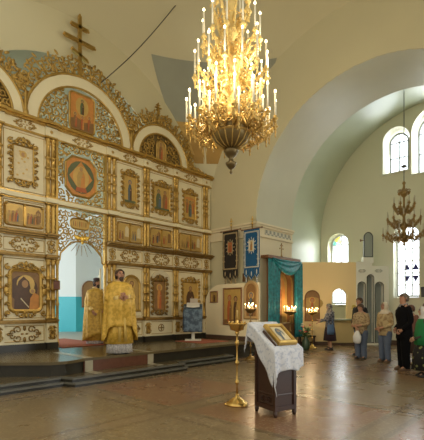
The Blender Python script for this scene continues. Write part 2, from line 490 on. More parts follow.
# cornice of the east pier: plain stepped moulding round the corner, with a grey patterned band on the arch side
greek = two_tone('grey_frieze_pattern', (.30, .30, .24), (.62, .58, .44), 9., 'checker', .7)
mb = MB()
for z0, z1, o in ((3.74, 3.8, .05), (3.8, 4.05, .02), (4.05, 4.12, .07), (4.12, 4.18, .11)):
    mb.box(XS-o, 12.4, AY+AR-o, YE-.03, z0, z1)
mb.box(10.75, 12.3, AY+AR-.028, AY+AR-.02, 3.84, 4.0, 1)
struct('trim_pier_cornice', mb, [plaster_w, greek])
# pendentives and drum
mb = MB(); R = 7.3; Z0 = 4.2; hx, hy = 4.95, 5.4; N = 160
vs = []; rows = 12; er = math.acos(4.2/R)
for i in range(N+1):
    a = math.radians(-95)+math.radians(200)*i/N
    lim = min(hx/max(1e-6, abs(math.cos(a))), hy/max(1e-6, abs(math.sin(a))), R)
    e0 = math.acos(min(1, lim/R))
    for j in range(rows+1):
        e = e0+(er-e0)*j/rows
        vs.append((CX+R*math.cos(e)*math.cos(a), CY+R*math.cos(e)*math.sin(a), Z0+R*math.sin(e)))
w_ = rows+1
mb.add(vs, [(i*w_+j, (i+1)*w_+j, (i+1)*w_+j+1, i*w_+j+1) for i in range(N) for j in range(rows)], 0)
struct('ceiling_pendentives', mb, plaster)
mb = MB(); zr = Z0+math.sqrt(R*R-4.2**2)
mb.lathe([(4.2, zr-.02), (4.1, zr), (4.1, zr+.25), (4.2, zr+.3), (4.2, zr+2.5), (3.7, zr+4.2), (2.7, zr+5.3), (1.4, zr+6.0), (.05, zr+6.25)], (CX, CY, 0), 48)
struct('ceiling_dome', mb, plaster)
# painted figure field on the south-east pendentive: a shallow painted patch on the curved surface
mural_bg = mat('mural_grey_blue', (.34, .35, .27), .7, var=.15, vscale=1.5)
mural_robe = mat('mural_ochre', (.42, .25, .06), .7, var=.3, vscale=2.)
mural_mid = mat('mural_tan', (.52, .34, .10), .7, var=.3, vscale=3.)
mb = MB(); vs = []; nu, nv = 28, 20; Rm = R-.02
def sph(az, z):
    e = math.asin((z-Z0)/Rm); return (CX+Rm*math.cos(e)*math.cos(az), CY+Rm*math.cos(e)*math.sin(az), z)
MZ0, MZ1, MB0, MB1, MT0, MT1 = MURAL
for j in range(nv+1):
    q = j/nv; z = MZ0+(MZ1-MZ0)*q
    a0 = MB0+(MT0-MB0)*q; a1 = MB1+(MT1-MB1)*q
    for i in range(nu+1): vs.append(sph(math.radians(a0+(a1-a0)*i/nu), z))
k = len(mb.v); mb.v += [V(p) for p in vs]
for j in range(nv):
    for i in range(nu):
        x, y = (i+.5)/nu-.5, (j+.5)/nv
        mi = 0
        if y < .45 and abs(x) < .48: mi = 1 if (abs(x+.12) < .16 or abs(x-.25) < .12 or y < .12) else 2
        elif y < .62 and abs(x+.02) < .17: mi = 1 if x < .04 else 2
        elif y < .72 and abs(x+.02) < .08: mi = 2
        mb.f.append([k+j*(nu+1)+i, k+j*(nu+1)+i+1, k+(j+1)*(nu+1)+i+1, k+(j+1)*(nu+1)+i]); mb.m.append(mi); mb.s.append(True)
o = mb.build('ceiling_mural', [mural_bg, mural_robe, mural_mid]); tag(o, kind='structure')

# ------------------------------------------------------------------ south transept
PW = Frame((16.5, 0, 0), (0, -1, 0), (-1, 0, 0))    # south wall, a = -Y
wins = []      # (y centre, half width, sill, spring)
UP = [(5.68, .5, 6.78, 8.06), (4.3, .8, 6.55, 8.15), (2.92, .5, 6.78, 8.06)]
LOW = [(8.1, .47, 1.6, 4.22), (5.3, .47, 1.86, 4.25), (2.5, .47, 1.86, 4.25)]
holes = [arch_loop(-y-h, -y+h, b, s) for y, h, b, s in UP+LOW]
mb = MB()
slab(PW, [(-9.2, 0), (.6, 0), (.6, 10), (-9.2, 10)], holes, -.75, 0, mb)
struct('wall_south', mb, plaster_s)
mb = MB(); mb.box(12.38, 16.55, 8.9, 9.2, 0, 4.6); struct('wall_transept_east', mb, seagreen)
mb = MB(); mb.box(12.38, 16.55, -.6, -.3, 0, 4.6); struct('wall_transept_west', mb, seagreen)
glass = bpy.data.materials.new('window_glass'); glass.use_nodes = True
nt = glass.node_tree; nt.nodes.remove(nt.nodes['Principled BSDF'])
tr = nt.nodes.new('ShaderNodeBsdfTransparent'); gl = nt.nodes.new('ShaderNodeBsdfGlossy'); mx = nt.nodes.new('ShaderNodeMixShader')
gl.inputs['Roughness'].default_value = .05; mx.inputs[0].default_value = .08
tr.inputs['Color'].default_value = (.95, .97, 1, 1)
nt.links.new(tr.outputs[0], mx.inputs[1]); nt.links.new(gl.outputs[0], mx.inputs[2])
nt.links.new(mx.outputs[0], nt.nodes['Material Output'].inputs['Surface'])
def stained(name, c):
    m = bpy.data.materials.new(name); m.use_nodes = True; nt = m.node_tree; nt.nodes.remove(nt.nodes['Principled BSDF'])
    t = nt.nodes.new('ShaderNodeBsdfTransparent'); t.inputs['Color'].default_value = (*c, 1)
    nt.links.new(t.outputs[0], nt.nodes['Material Output'].inputs['Surface']); return m
blue_glass = stained('blue_glass', (.06, .06, .3)); yellow_glass = stained('yellow_glass', (.95, .7, .2)); teal_glass = stained('teal_glass', (.3, .75, .75))
frame_g = mat('grey_window_frame', (.22, .24, .22), .5)
frame_w = mat('white_window_frame', (.62, .66, .66), .5)
def window(n, y, h, b, s, cols, rows, depth, fm, tri=False, fan=False, stain=False):
    P = Frame((16.5+depth, y, 0), (0, -1, 0), (-1, 0, 0))
    root = thing('window_%d' % n, None, None, (16.5+depth, y, b)); root['kind'] = 'structure'
    mb = MB(); hh = h-.06
    slab(P, arch_loop(-h, h, b, s), [arch_loop(-hh, hh, b+.07, s)], -.04, .04, mb)
    for i in range(1, cols):
        a = -hh+2*hh*i/cols
        zt = s+math.sqrt(max(0, hh*hh-a*a)) if not fan else s
        mb.fbox(P, a-.018, a+.018, b+.05, zt, -.025, .025)
    for j in range(1, rows+1):
        z = b+(s-b)*j/rows
        mb.fbox(P, -hh, hh, z-.016, z+.016, -.03, .03)
    if fan:
        for an in (45, 90, 135):
            c, q = math.cos(math.radians(an))*hh, math.sin(math.radians(an))*hh
            mb.tube([P(0, s, 0), P(c, s+q, 0)], .016, 4)
    mb.build('window_frame', fm, root)
    mb = MB(); mb.flat(P, arch_loop(-hh-.02, hh+.02, b+.04, s), -.005); mb.build('window_pane', glass, root)
    if tri:
        mb = MB(); zs = [b+(s-b)*q for q in (.30, .50)]
        for a in (-.07, .25):
            w = .125
            mb.prism(P, [(a-w, zs[0]+.12), (a+w, zs[0]+.12), (a, zs[0]-.13)], .0, .012)
            mb.prism(P, [(a-w, zs[1]-.12), (a+w, zs[1]-.12), (a, zs[1]+.13)], .0, .012)
        mb.build('blue_pane', mat('blue_panes', (.02, .02, .16), .4), root)['label'] = 'blue triangular panes'
    if stain:
        for (a0, a1, g, nm) in ((100, 150, yellow_glass, 'yellow_pane'), (150, 180, teal_glass, 'teal_pane')):
            mb = MB(); mb.flat(P, [(0, s+.02)]+[(hh*math.cos(math.radians(a0+(a1-a0)*k/6)), s+.02+hh*.96*math.sin(math.radians(a0+(a1-a0)*k/6))) for k in range(7)], .005)
            mb.build(nm, g, root)['label'] = 'coloured fanlight pane'
UPD = .42
for i, (y, h, b, s) in enumerate(UP): window(i+1, y, h-.12, b+.06, s, 2, 2, UPD, frame_g, fan=True)
for i, (y, h, b, s) in enumerate(LOW): window(i+4, y, h-.02, b+.02, s, 3 if i else 2, 5 if i else 3, .35, frame_w, tri=(i == 1), stain=(i == 0))
# deep sloping sills
for i, (y, h, b, s) in enumerate(UP+LOW):
    mb = MB(); mb.box(16.44, 16.95, y-h-.02, y+h+.02, b-.05, b)
    struct('trim_sill_%d' % (i+1), mb, white_p)
mb = MB()
for x0, y0, x1, y1 in ((12.42, 8.86, 16.5, 8.9), (16.46, .0, 16.5, 8.9)): mb.box(x0, x1, y0, y1, 0, .18)
struct('baseboard_transept', mb, mat('dark_brown_skirting', (.09, .05, .03), .5))
mb = MB(); mb.box(XS+.3, 12.4, AY+AR-.03, AY+AR, 0, .2); struct('baseboard_pier', mb, MATS['dark_brown_skirting'])

# ------------------------------------------------------------------ altar room behind the screen
FNW = Frame((1.4, 0, 0), (0, 1, 0), (1, 0, 0))
mb = MB(); slab(FNW, rect(9.98, 18, .44, 5.2), [arch_loop(12.7, 14.5, 1.6, 3.9)], -.2, 0, mb); struct('wall_altar_north', mb, blue_wall)
aw = thing('window_7', None, None, (1.3, 13.6, 1.6)); aw['kind'] = 'structure'  # unseen window, added as an opening for the altar room lamp
mb = MB(); slab(FNW, arch_loop(12.7, 14.5, 1.6, 3.9), [arch_loop(12.76, 14.44, 1.66, 3.9)], -.14, -.06, mb)
for q in (13.6,): mb.fbox(FNW, q-.02, q+.02, 1.6, 4.8, -.12, -.08)
for z in (2.4, 3.15, 3.9): mb.fbox(FNW, 12.7, 14.5, z-.02, z+.02, -.12, -.08)
mb.build('window_frame', frame_w, aw)
mb = MB(); mb.flat(FNW, arch_loop(12.74, 14.46, 1.64, 3.9), -.1); mb.build('window_pane', glass, aw)
mb = MB(); mb.box(10.4, 10.6, 9.98, 18, .44, 5.2); struct('wall_altar_south', mb, blue_wall)
mb = MB(); plan(mb, [(1.2, 17.6), (6.9, 17.6), (8.52, 16.0), (10.6, 16.0), (10.6, 18), (1.2, 18)], .44, 8.6)
struct('wall_altar_east', mb, blue_wall)
mb = MB(); plan(mb, [(1.4, 17.56), (6.88, 17.56), (8.5, 15.96), (10.4, 15.96), (10.4, 16.0), (8.52, 16.0), (6.9, 17.6), (1.4, 17.6)], .445, 1.93)
struct('baseboard_altar', mb, teal_wall)
mb = MB(); mb.box(8.85, 10.6, 10.03, 18, 5.2, 5.3); struct('ceiling_altar_side', mb, blue_wall)
# ------------------------------------------------------------------ iconostasis (the icon screen)
rng = random.Random(5)
YI = 9.8
P = Frame((0, YI, 0), (1, 0, 0), (0, -1, 0))
ico = thing('icon_screen', 'tall ivory and gilded icon screen with carved crests standing on the altar platform', 'icon screen', (5.4, YI, .44))
AC, AR1, AR2 = 5.42, 1.22, 1.50          # middle arch: centre, inner and outer radius of the ivory band
BC, BR1, BR2 = 8.05, .86, 1.09           # side arch
TOP = 5.97
# panelling
mb = MB()
slab(P, rect(1.0, 4.66, .44, 5.9), [], -.16, 0, mb)
ico_l = mb.build('panelling', ivory, ico)
mb = MB()
slab(P, rect(6.11, 10.26, .44, 5.9), [], -.16, 0, mb)
mb.build('panelling', ivory, ico)
# cornices running the whole width
BAYS = [(1.0, 3.14), (3.42, 4.40), (4.66, 6.11), (6.43, 7.35), (7.59, 8.54), (8.75, 9.87)]
PIL = [(3.14, 3.42), (4.40, 4.66), (6.11, 6.43), (7.35, 7.59), (8.54, 8.75), (9.87, 10.14)]
def moulding(name, segs, mats, x0=1.0, x1=10.28, jut=.05):
    mb = MB()
    for z0, z1, d, mi in segs:
        mb.fbox(P, x0, x1, z0, z1, -.1, d, mi)
        for a0, a1 in PIL: mb.fbox(P, a0-.02, a1+.02, z0, z1, 0, d+jut, mi)
    return mb.build(name, mats, ico)
moulding('cornice', [(5.62, 5.66, .06, 1), (5.66, 5.88, .04, 0), (5.88, 5.92, .12, 1), (5.92, 5.98, .19, 1)], [ivory, gold])
moulding('cornice', [(4.0, 4.03, .05, 1), (4.03, 4.13, .11, 0), (4.13, 4.165, .08, 1)], [ivory, gold])
for x0, x1, pl in ((1.0, 4.66, PIL[:2]), (6.11, 10.28, PIL[2:])):
    mb = MB()
    for z0, z1, d in [(3.14, 3.18, .06), (3.18, 3.22, .14), (3.22, 3.26, .2)]:
        mb.fbox(P, x0, x1, z0, z1, -.1, d)
        for a0, a1 in pl: mb.fbox(P, a0-.02, a1+.02, z0, z1, 0, d+.05)
    mb.build('cornice', gold_d, ico)
for x0, x1, pl in ((1.0, 4.66, PIL[:2]), (6.11, 10.28, PIL[2:])):
    for zz in ([(2.66, 2.69, .05, 0), (2.69, 2.75, .09, 0)], [(1.08, 1.12, .05, 0), (1.12, 1.17, .1, 0)]):
        mb = MB()
        for z0, z1, d, mi in zz:
            mb.fbox(P, x0, x1, z0, z1, 0, d, mi)
            for a0, a1 in pl: mb.fbox(P, a0-.02, a1+.02, z0, z1, 0, d+.09, mi)
        mb.build('string_moulding', gold_d, ico)
    mb = MB(); mb.fbox(P, x0, x1, .44, .6, 0, .06)
    for a0, a1 in pl: mb.fbox(P, a0-.01, a1+.01, .44, .61, 0, .16)
    mb.build('plinth', stone_d, ico)
# pilasters: pedestals, frieze blocks and gilded half columns in each register
for k, (a0, a1) in enumerate(PIL):
    c = (a0+a1)/2; w = a1-a0
    mb = MB(); mb.fbox(P, a0, a1, .61, 1.08, 0, .12); mb.fbox(P, a0, a1, 2.75, 3.14, 0, .06); mb.fbox(P, a0, a1, 5.66, 5.88, 0, .08)
    for b0, b1 in ((1.17, 2.66), (3.26, 4.0), (4.165, 5.62)): mb.fbox(P, a0+.02, a1-.02, b0, b1, 0, .025)
    mb.build('pilaster', ivory, ico)
    mb = MB()
    mb.fbox(P, c-.07, c+.07, .68, 1.02, .12, .125, 1); scroll_motif(mb, Frame((0, YI-.12, 0), (1,0,0), (0,-1,0)), c, .85, .12, .34, .012, .012); mb.build('pedestal_ornament', [gold, gold_d], ico); mb = MB()
    scroll_motif(mb, Frame((0, YI-.06, 0), (1,0,0), (0,-1,0)), c, 2.95, .14, .34, .013, .012); mb.build('frieze_ornament', gold, ico); mb = MB()
    for an in range(4): leaf(mb, Frame((0, YI-.08, 0), (1,0,0), (0,-1,0)), c, 5.77, an*PI/4, .11, .03, .01)
    mb.build('cornice_rosette', gold, ico)
    for nm, b0, b1, r in (('column', 1.17, 2.66, .052), ('column', 4.165, 5.62, .055)):
        for s in (-1, 1):
            mb = MB(); h = b1-b0; x = c+s*w*.24
            prof = [(r*1.35, b0), (r*1.35, b0+.05), (r*.9, b0+.07), (r*1.25, b0+.1), (r, b0+.13)]
            for q in (.33, .5, .67):
                prof += [(r*.95, b0+h*q-.035), (r*1.3, b0+h*q-.02), (r*1.3, b0+h*q+.02), (r*.95, b0+h*q+.035)]
            prof += [(r*.85, b1-.16), (r*1.2, b1-.14), (r*.9, b1-.11), (r*1.4, b1-.04), (r*1.4, b1)]
            mb.half_column(Frame((0, YI-.025, 0), (1,0,0), (0,-1,0)), x, prof); mb.build(nm, gold, ico)
    mb = MB(); prof = []
    for i in range(15):
        z = 3.27+.72*i/14; prof += [(.05 if i % 2 else .072, z)]
    for s in (-1, 1): mb.half_column(Frame((0, YI-.025, 0), (1,0,0), (0,-1,0)), c+s*w*.24, prof)
    mb.build('baluster', gold, ico)
# applied carving on the panels of each bay
for k, (a0, a1) in enumerate(BAYS):
    if k == 2: continue
    if k == 0: a0 = 1.6
    c, w = (a0+a1)/2, a1-a0
    mb = MB()
    scroll_motif(mb, P, c, 2.95, w*.72, .38, .016, .014); mb.build('frieze_carving', gold, ico)
    mb = MB(); F4 = Frame((0, YI-.04, 0), (1,0,0), (0,-1,0)); scroll_motif(mb, F4, c, 5.77, w*.55, .2, .013, .012); mb.build('cornice_carving', gold, ico)
    mb = MB()
    if k != 4: scroll_motif(mb, P, c, .84, w*.8, .4, .017, .014)
    else:
        mb.rim(P, ell(c, .84, .1, .1, 14), .02, .02)
        mb.fbox(P, c-.1, c+.1, .825, .855, .0, .015); mb.fbox(P, c-.015, c+.015, .75, .93, .0, .015)
    mb.build('base_carving', gold_d, ico)
    # thin gilded fillets that outline each panel
    mb = MB()
    for b0, b1 in ((1.2, 2.62), (2.79, 3.1), (3.3, 3.97), (4.2, 5.58), (.65, 1.04)):
        mb.rim(P, rect(a0+.03, a1-.03, b0+.02, b1-.02), .016, .012)
    mb.build('panel_fillet', gold, ico)
mb = MB(); scroll_motif(mb, Frame((0, YI-.04, 0), (1,0,0), (0,-1,0)), 5.39, 5.77, .6, .2, .013, .012); mb.build('cornice_carving', gold, ico)

# openwork over the royal doorway
def in_oct(a, b): return abs(a-5.36) < .47 and abs(b-4.87) < .55 and abs(a-5.36)/.47+abs(b-4.87)/.55 < 1.6
mb = MB(); mb.fbox(P, 4.66, 4.72, 4.165, 5.62, -.06, .05); mb.fbox(P, 6.05, 6.11, 4.165, 5.62, -.06, .05)
openwork(mb, P, lambda a, b: 4.7 < a < 6.08 and 4.18 < b < 5.62 and not in_oct(a, b), 4.74, 6.05, 4.22, 5.58, .165, rng, .023, -.01, 0, .7)
mb.build('openwork_panel', gold, ico)
def in_val(a, b):
    x = abs(a-5.385)
    return b < 4.0 and (b > 3.16 if x < .3 else b > 3.16-(x-.3)*1.05 if x < .6 else b > 2.62) and abs(a-5.385) < .72
mb = MB(); mb.fbox(P, 4.66, 4.72, 2.6, 4.0, -.06, .05); mb.fbox(P, 6.05, 6.11, 2.6, 4.0, -.06, .05)
openwork(mb, P, lambda a, b: in_val(a, b) and not (abs(a-5.32) < .27 and abs(b-3.64) < .16), 4.72, 6.06, 2.66, 3.98, .15, rng, .02, -.01, 0, .7)
edge_pts = [(4.7, 2.62), (4.78, 2.66), (4.8, 2.84), (4.95, 3.0), (5.085, 3.14), (5.2, 3.17), (5.385, 3.19), (5.57, 3.17), (5.685, 3.14), (5.82, 3.0), (5.97, 2.84), (5.99, 2.66), (6.07, 2.62)]
mb.tube([P(a, b, 0) for a, b in edge_pts], .022, 6)
mb.build('doorway_valance', gold, ico)
# dove with rays
mb = MB(); c = P(5.36, 3.24, .06)
mb.ball(c, (.05, .05, .085), 0, 8, 6); mb.ball(P(5.36, 3.14, .08), .035, 0, 8, 5)
for s in (-1, 1):
    mb.ball(P(5.36+s*.1, 3.27, .05), (.1, .02, .05), 0, 8, 5)
    mb.ball(P(5.36+s*.16, 3.3, .05), (.06, .015, .035), 0, 8, 5)
mb.build('dove', mat('leaf_gold', (1, .66, .12), .25, .5), ico)['label'] = 'bright gilded dove'
mb = MB()
for k in range(9):
    an = PI+PI*(k+.5)/9+0; r1 = .46+.03*(k % 2)
    mb.tube([P(5.36+.2*math.cos(an), 3.24+.16*math.sin(an), .04), P(5.36+r1*math.cos(an), 3.24+r1*.95*math.sin(an), .04)], [.011, .005], 4)
mb.build('dove_rays', gold_d, ico)
# door posts and the open leaves of the royal doors, seen edge on
for s, x in ((0, 4.66), (1, 6.11)):
    mb = MB(); q = 1 if s == 0 else -1
    mb.lathe([(.05, .46), (.05, .6), (.035, .63), (.035, 1.5), (.05, 1.54), (.035, 1.6), (.035, 2.5), (.055, 2.6), (.055, 2.64)], (x+q*.045, YI-.02, 0), 10)
    mb.build('door_post', gold, ico)
    mb = MB(); DF = Frame((x+q*.06, 9.98, 0), (.3 if s == 0 else .46, 1, 0), (1, -.3, 0) if s == 0 else (-1, .46, 0))
    slab(DF, [(.02, .5), (.7, .5), (.7, 2.0), (.54, 2.3), (.24, 2.4), (.02, 2.55)], [], -.02, .02, mb)
    for zc in (.95, 1.75): mb.rim(DF, round_rect(.14, .59, zc-.26, zc+.26, .1), .04, .03, 1, .02)
    mb.build('royal_door', [ivory, gold], ico)
mb = MB(); Pd = Frame((4.62, YI-.14, 0), (1, 0, 0), (0, -1, 0))
mb.fbox(Pd, -.085, .085, 1.9, 2.13, 0, .02); mb.rim(Pd, rect(-.07, .07, 1.92, 2.11), .02, .025, 1, .01)
tag(mb.build('small_icon', [mat('dark_red_icon', (.16, .06, .04), .4), gold_d]), 'tiny dark framed icon on the gilded column left of the altar doorway', 'icon')

# arches with carved crests
def arch(c, r1, r2, crest, seed, span=(0, PI)):
    rg = random.Random(seed); n = 16
    def ring(r, k): an = PI*k/n; return (c+r*math.cos(an), TOP+.01+r*1.0*math.sin(an))
    mb = MB()
    outer = [ring(r2, k) for k in range(0, n+1, 2)]; inner = [ring(r1, k) for k in range(n, -1, -1)]
    slab(P, outer+inner, [], -.08, .04, mb)
    mb.build('arch_band', ivory, ico)
    mb = MB()
    for r, q in ((r2+.02, .035), (r1-.015, .028)):
        mb.tube([P(c+r*math.cos(PI*k/24), TOP+r*math.sin(PI*k/24), .03) for k in range(25)], q, 6)
    for k in range(25):
        pass
    mb.build('arch_moulding', gold, ico)
    mb = MB()
    def ins(a, b):
        d = math.hypot(a-c, b-TOP); an = math.atan2(b-TOP, a-c)
        lim = r2+crest*(.82+.18*abs(math.sin(an*6)))*(.75+.25*math.sin(max(0, min(PI, an)))**.7)
        return r2+.02 < d < lim and b > TOP-.02
    openwork(mb, P, ins, c-r2-crest, c+r2+crest, TOP, TOP+r2+crest, .175, rg, .027, -.02, 0, .5)
    for k in range(19):           # backbone and upright leaves along the crest
        an = PI*(k+.5)/19; cr = crest*(.72+.28*math.sin(an)**.7)
        for q in (.4, .95):
            leaf(mb, P, c+(r2+cr*q)*math.cos(an+.05*(k % 2)), TOP+(r2+cr*q)*math.sin(an), an+.5*(1 if k % 2 else -1), .16, .075, .01)
        mb.tube([P(c+(r2+.03)*math.cos(an), TOP+(r2+.03)*math.sin(an), 0), P(c+(r2+cr*.9)*math.cos(an+.06), TOP+(r2+cr*.9)*math.sin(an+.06), 0)], [.03, .018], 5)
    mb.build('carved_crest', gold, ico)
def lunette(c, r1, cut, seed):
    rg = random.Random(seed); mb = MB()
    openwork(mb, P, lambda a, b: math.hypot(a-c, b-TOP) < r1-.02 and b > TOP and not cut(a, b), c-r1, c+r1, TOP+.04, TOP+r1, .165, rg, .024, -.02, 0, .7)
    mb.tube([P(c+r1*math.cos(PI*k/24), TOP+r1*math.sin(PI*k/24), -.02) for k in range(25)], .02, 5); mb.tube([P(c-r1, TOP+.02, -.02), P(c+r1, TOP+.02, -.02)], .02, 5)
    mb.build('openwork_lunette', gold, ico)
arch(AC, AR1, AR2, .52, 11); lunette(AC, AR1, lambda a, b: abs(a-5.39) < .39 and 6.05 < b < 7.08, 12)
arch(BC, BR1, BR2, .46, 13); lunette(BC, BR1, lambda a, b: abs(a-8.05) < .24 and b < 6.68, 14)
arch(2*AC-BC, BR1, BR2, .46, 15); lunette(2*AC-BC, BR1, lambda a, b: abs(a-2.79) < .24 and b < 6.68, 16)
# dark boards that close the side lunettes
for c in (BC, 2*AC-BC):
    mb = MB(); slab(P, [(c+BR1*math.cos(PI*k/16), TOP+BR1*math.sin(PI*k/16)) for k in range(17)], [], -.09, -.06, mb)
    mb.build('lunette_board', mat('lunette_brown', (.22, .15, .05), .6), ico)
# gilded posts where the arches meet, and trailing scroll at the right end
for x in ((AC-AR2+.0), AC+AR2):
    mb = MB(); mb.lathe([(.06, TOP), (.06, TOP+.12), (.04, TOP+.16), (.045, TOP+.5), (.02, TOP+.62)], (x, YI-.06, 0), 10); mb.build('finial_post', gold, ico)
mb = MB(); rg = random.Random(21)
openwork(mb, P, lambda a, b: 9.0 < a < 10.2 and TOP < b < TOP+.12+.42*max(0, (9.95-a))**1.1 and math.hypot(a-BC, b-TOP) > BR2+.02, 9.0, 10.2, TOP+.05, TOP+.6, .12, rg, .022, .0)
for k in range(5): leaf(mb, P, 9.35+.18*k, TOP+.16-.02*k, 2.6, .2, .1, .02)
mb.build('trailing_scroll', gold, ico)
# three-bar crosses
def cross(x, z0, h, w, name):
    mb = MB(); t = .038*h/1.6
    mb.fbox(P, x-t, x+t, z0, z0+h, -.05, .03)
    mb.fbox(P, x-w/2, x+w/2, z0+h*.575, z0+h*.575+t*2, -.05, .03)
    mb.fbox(P, x-w*.27, x+w*.27, z0+h*.8, z0+h*.8+t*2, -.05, .03)
    mb.prism(P, [(x-w*.25, z0+h*.40), (x+w*.25, z0+h*.31), (x+w*.25, z0+h*.31+t*2), (x-w*.25, z0+h*.40+t*2)], -.05, .03)
    for a, b in ((x-w/2, z0+h*.575+t), (x+w/2, z0+h*.575+t), (x-w*.27, z0+h*.8+t), (x+w*.27, z0+h*.8+t), (x, z0+h), (x-w*.25, z0+h*.4+t), (x+w*.25, z0+h*.31+t)):
        for k in range(3):
            an = 2*PI*k/3+PI/2; mb.ball(P(a+t*.7*math.cos(an), b+t*.7*math.sin(an), 0), (t*.8, .035, t*.8), 0, 7, 5)
    mb.build(name, gold, ico)
cross(5.33, 7.45, 1.64, .84, 'cross'); cross(7.95, 7.42, .36, .22, 'small_cross')

# ------------------------------------------------------------------ icons
PAL = dict(goldg=mat('icon_gold_ground', (.60, .40, .12), .4, .25, var=.2, vscale=8.), red=mat('icon_vermilion', (.45, .12, .04), .45, var=.2, vscale=9.),
           dark=mat('icon_umber', (.10, .05, .025), .4, var=.4, vscale=9.), blue=mat('icon_blue', (.10, .14, .17), .45, var=.2, vscale=9.),
           green=mat('icon_green', (.11, .13, .06), .45, var=.3, vscale=9.), face=mat('icon_flesh', (.42, .24, .11), .5), pale=mat('icon_pale', (.68, .58, .36), .35, var=.2, vscale=14.),
           brown=mat('icon_brown', (.26, .14, .05), .45, var=.3, vscale=9.), orange=mat('icon_orange', (.58, .25, .06), .45, var=.25, vscale=9.), ochre=mat('icon_ochre', (.46, .30, .09), .45, var=.2, vscale=9.))
KEYS = list(PAL)
def figure(cx, y0, h, robe, cloak, halo='goldg', beard=None, w=.36):
    """a standing or half-length figure, built as layered painted shapes"""
    hd = h*.13
    hy = y0+h-hd*1.1
    s = [('e', (cx, hy, hd*1.15, hd*1.15), halo)]
    s += [('p', [(cx-w*h*.42, y0), (cx+w*h*.42, y0), (cx+w*h*.46, y0+h*.55), (cx+w*h*.3, y0+h*.74), (cx, y0+h*.8), (cx-w*h*.3, y0+h*.74), (cx-w*h*.46, y0+h*.55)], robe)]
    s += [('p', [(cx-w*h*.44, y0), (cx-w*h*.1, y0), (cx+w*h*.05, y0+h*.5), (cx+w*h*.28, y0+h*.75), (cx-w*h*.3, y0+h*.75), (cx-w*h*.48, y0+h*.5)], cloak)]
    s += [('e', (cx, hy+hd*.08, hd*.72, hd*.85), beard or cloak), ('e', (cx, hy-hd*.05, hd*.5, hd*.66), 'face')]
    if beard: s += [('e', (cx, hy-hd*.62, hd*.42, hd*.5), beard)]
    s += [('e', (cx+w*h*.16, y0+h*.52, hd*.3, hd*.22), 'face')]
    return s
def paint(mb, F, a0, b0, w, h, shapes, d=.006):
    for k, (kind, q, c) in enumerate(shapes):
        mi = KEYS.index(c); dd = d+.0012*(k+1)
        pts = ell(q[0], q[1], q[2], q[3], 16) if kind == 'e' else q
        mb.flat(F, [(a0+x*w, b0+y*h) for x, y in pts], dd, mi)
def e_fix(shapes, asp):
    """keep circles round in a picture of the given width / height"""
    out = []
    for k, q, c in shapes:
        out.append((k, (q[0], q[1], q[2]/asp, q[3]) if k == 'e' else [(.5+(x-.5)/asp if False else x, y) for x, y in q], c))
    return out
def icon(name, label, F, a0, a1, b0, b1, shapes, style='scroll', ground='goldg', fm=None, seed=1, rim_w=.035, group=None, holder=None, dbase=0.):
    """a framed icon: frame and painted panel under one root; a0..b1 is the painted panel"""
    rg = random.Random(seed); fm = fm or gold
    c = F((a0+a1)/2, b0, 0)
    root = thing(name, label, 'icon', tuple(c), 0, group)
    F2 = Frame(F.o+F.n*dbase, F.u, F.n)
    r = .12*(a1-a0)
    if style == 'oct': q = min(a1-a0, b1-b0)*.22; loop = [(a0+q, b0), (a1-q, b0), (a1, b0+q), (a1, b1-q), (a1-q, b1), (a0+q, b1), (a0, b1-q), (a0, b0+q)]
    elif style == 'arch': loop = arch_loop(a0, a1, b0, b1-(a1-a0)/2)
    elif style in ('round', 'cartouche'): loop = round_rect(a0, a1, b0, b1, r)
    elif style == 'oval': loop = round_rect(a0, a1, b0, b1, min(a1-a0, b1-b0)*.4)
    else: loop = rect(a0, a1, b0, b1)
    mb = MB(); mb.prism(F2, loop, .002, .006, KEYS.index(ground)); paint(mb, F2, a0, b0, a1-a0, b1-b0, e_fix(shapes, (a1-a0)/(b1-b0)))
    mb.build('painted_panel', [PAL[k] for k in KEYS], root, nrm=False)
    mb = MB(); mb.rim(F2, loop, rim_w, .045)
    if style == 'scroll': frame_scrolls(mb, F2, a0-rim_w-.03, a1+rim_w+.03, b0-rim_w-.03, b1+rim_w+.03, rg)
    if style == 'cartouche':
        frame_scrolls(mb, F2, a0-rim_w, a1+rim_w, b0-rim_w, b1+rim_w, rg, step=.2, r=.06, rt=.02)
        for s in (a0-rim_w-.03, a1+rim_w+.03): mb.ball(F2(s, (b0+b1)/2, .02), (.07, .03, .1), 0, 8, 6)
    mb.build('frame', fm, root)
    return root
def sc(cx, y0, h, *a, **k): return figure(cx, y0, h, *a, **k)
# upper row
icon('icon', 'pale glinting icon in a scrolled gilt frame, upper row far left', P, 3.66, 4.10, 4.47, 5.24,
     [('p', [(.3, .05), (.7, .05), (.75, .6), (.5, .8), (.25, .6)], 'pale'), ('e', (.5, .78, .11, .11), 'goldg'), ('e', (.5, .77, .06, .07), 'face')]+[('e', (.2+.6*((k*37) % 10)/10, .12+.8*((k*53) % 11)/11, .035, .03), 'goldg') for k in range(9)], ground='pale', seed=31)  # pale ground and scattered gold spots imitate glare and glints
icon('icon', 'eight-sided orange icon of an enthroned figure above the altar doorway', P, 4.95, 5.77, 4.39, 5.35,
     [('e', (.5, .5, .40, .44), 'green'), ('p', [(.5, .93), (.9, .5), (.5, .07), (.1, .5)], 'orange'), ('e', (.5, .5, .24, .3), 'goldg')]+figure(.5, .2, .6, 'orange', 'ochre', w=.5)+[('p', [(.3, .1), (.7, .1), (.66, .22), (.34, .22)], 'red')], 'oct', 'orange', seed=32, rim_w=.05)
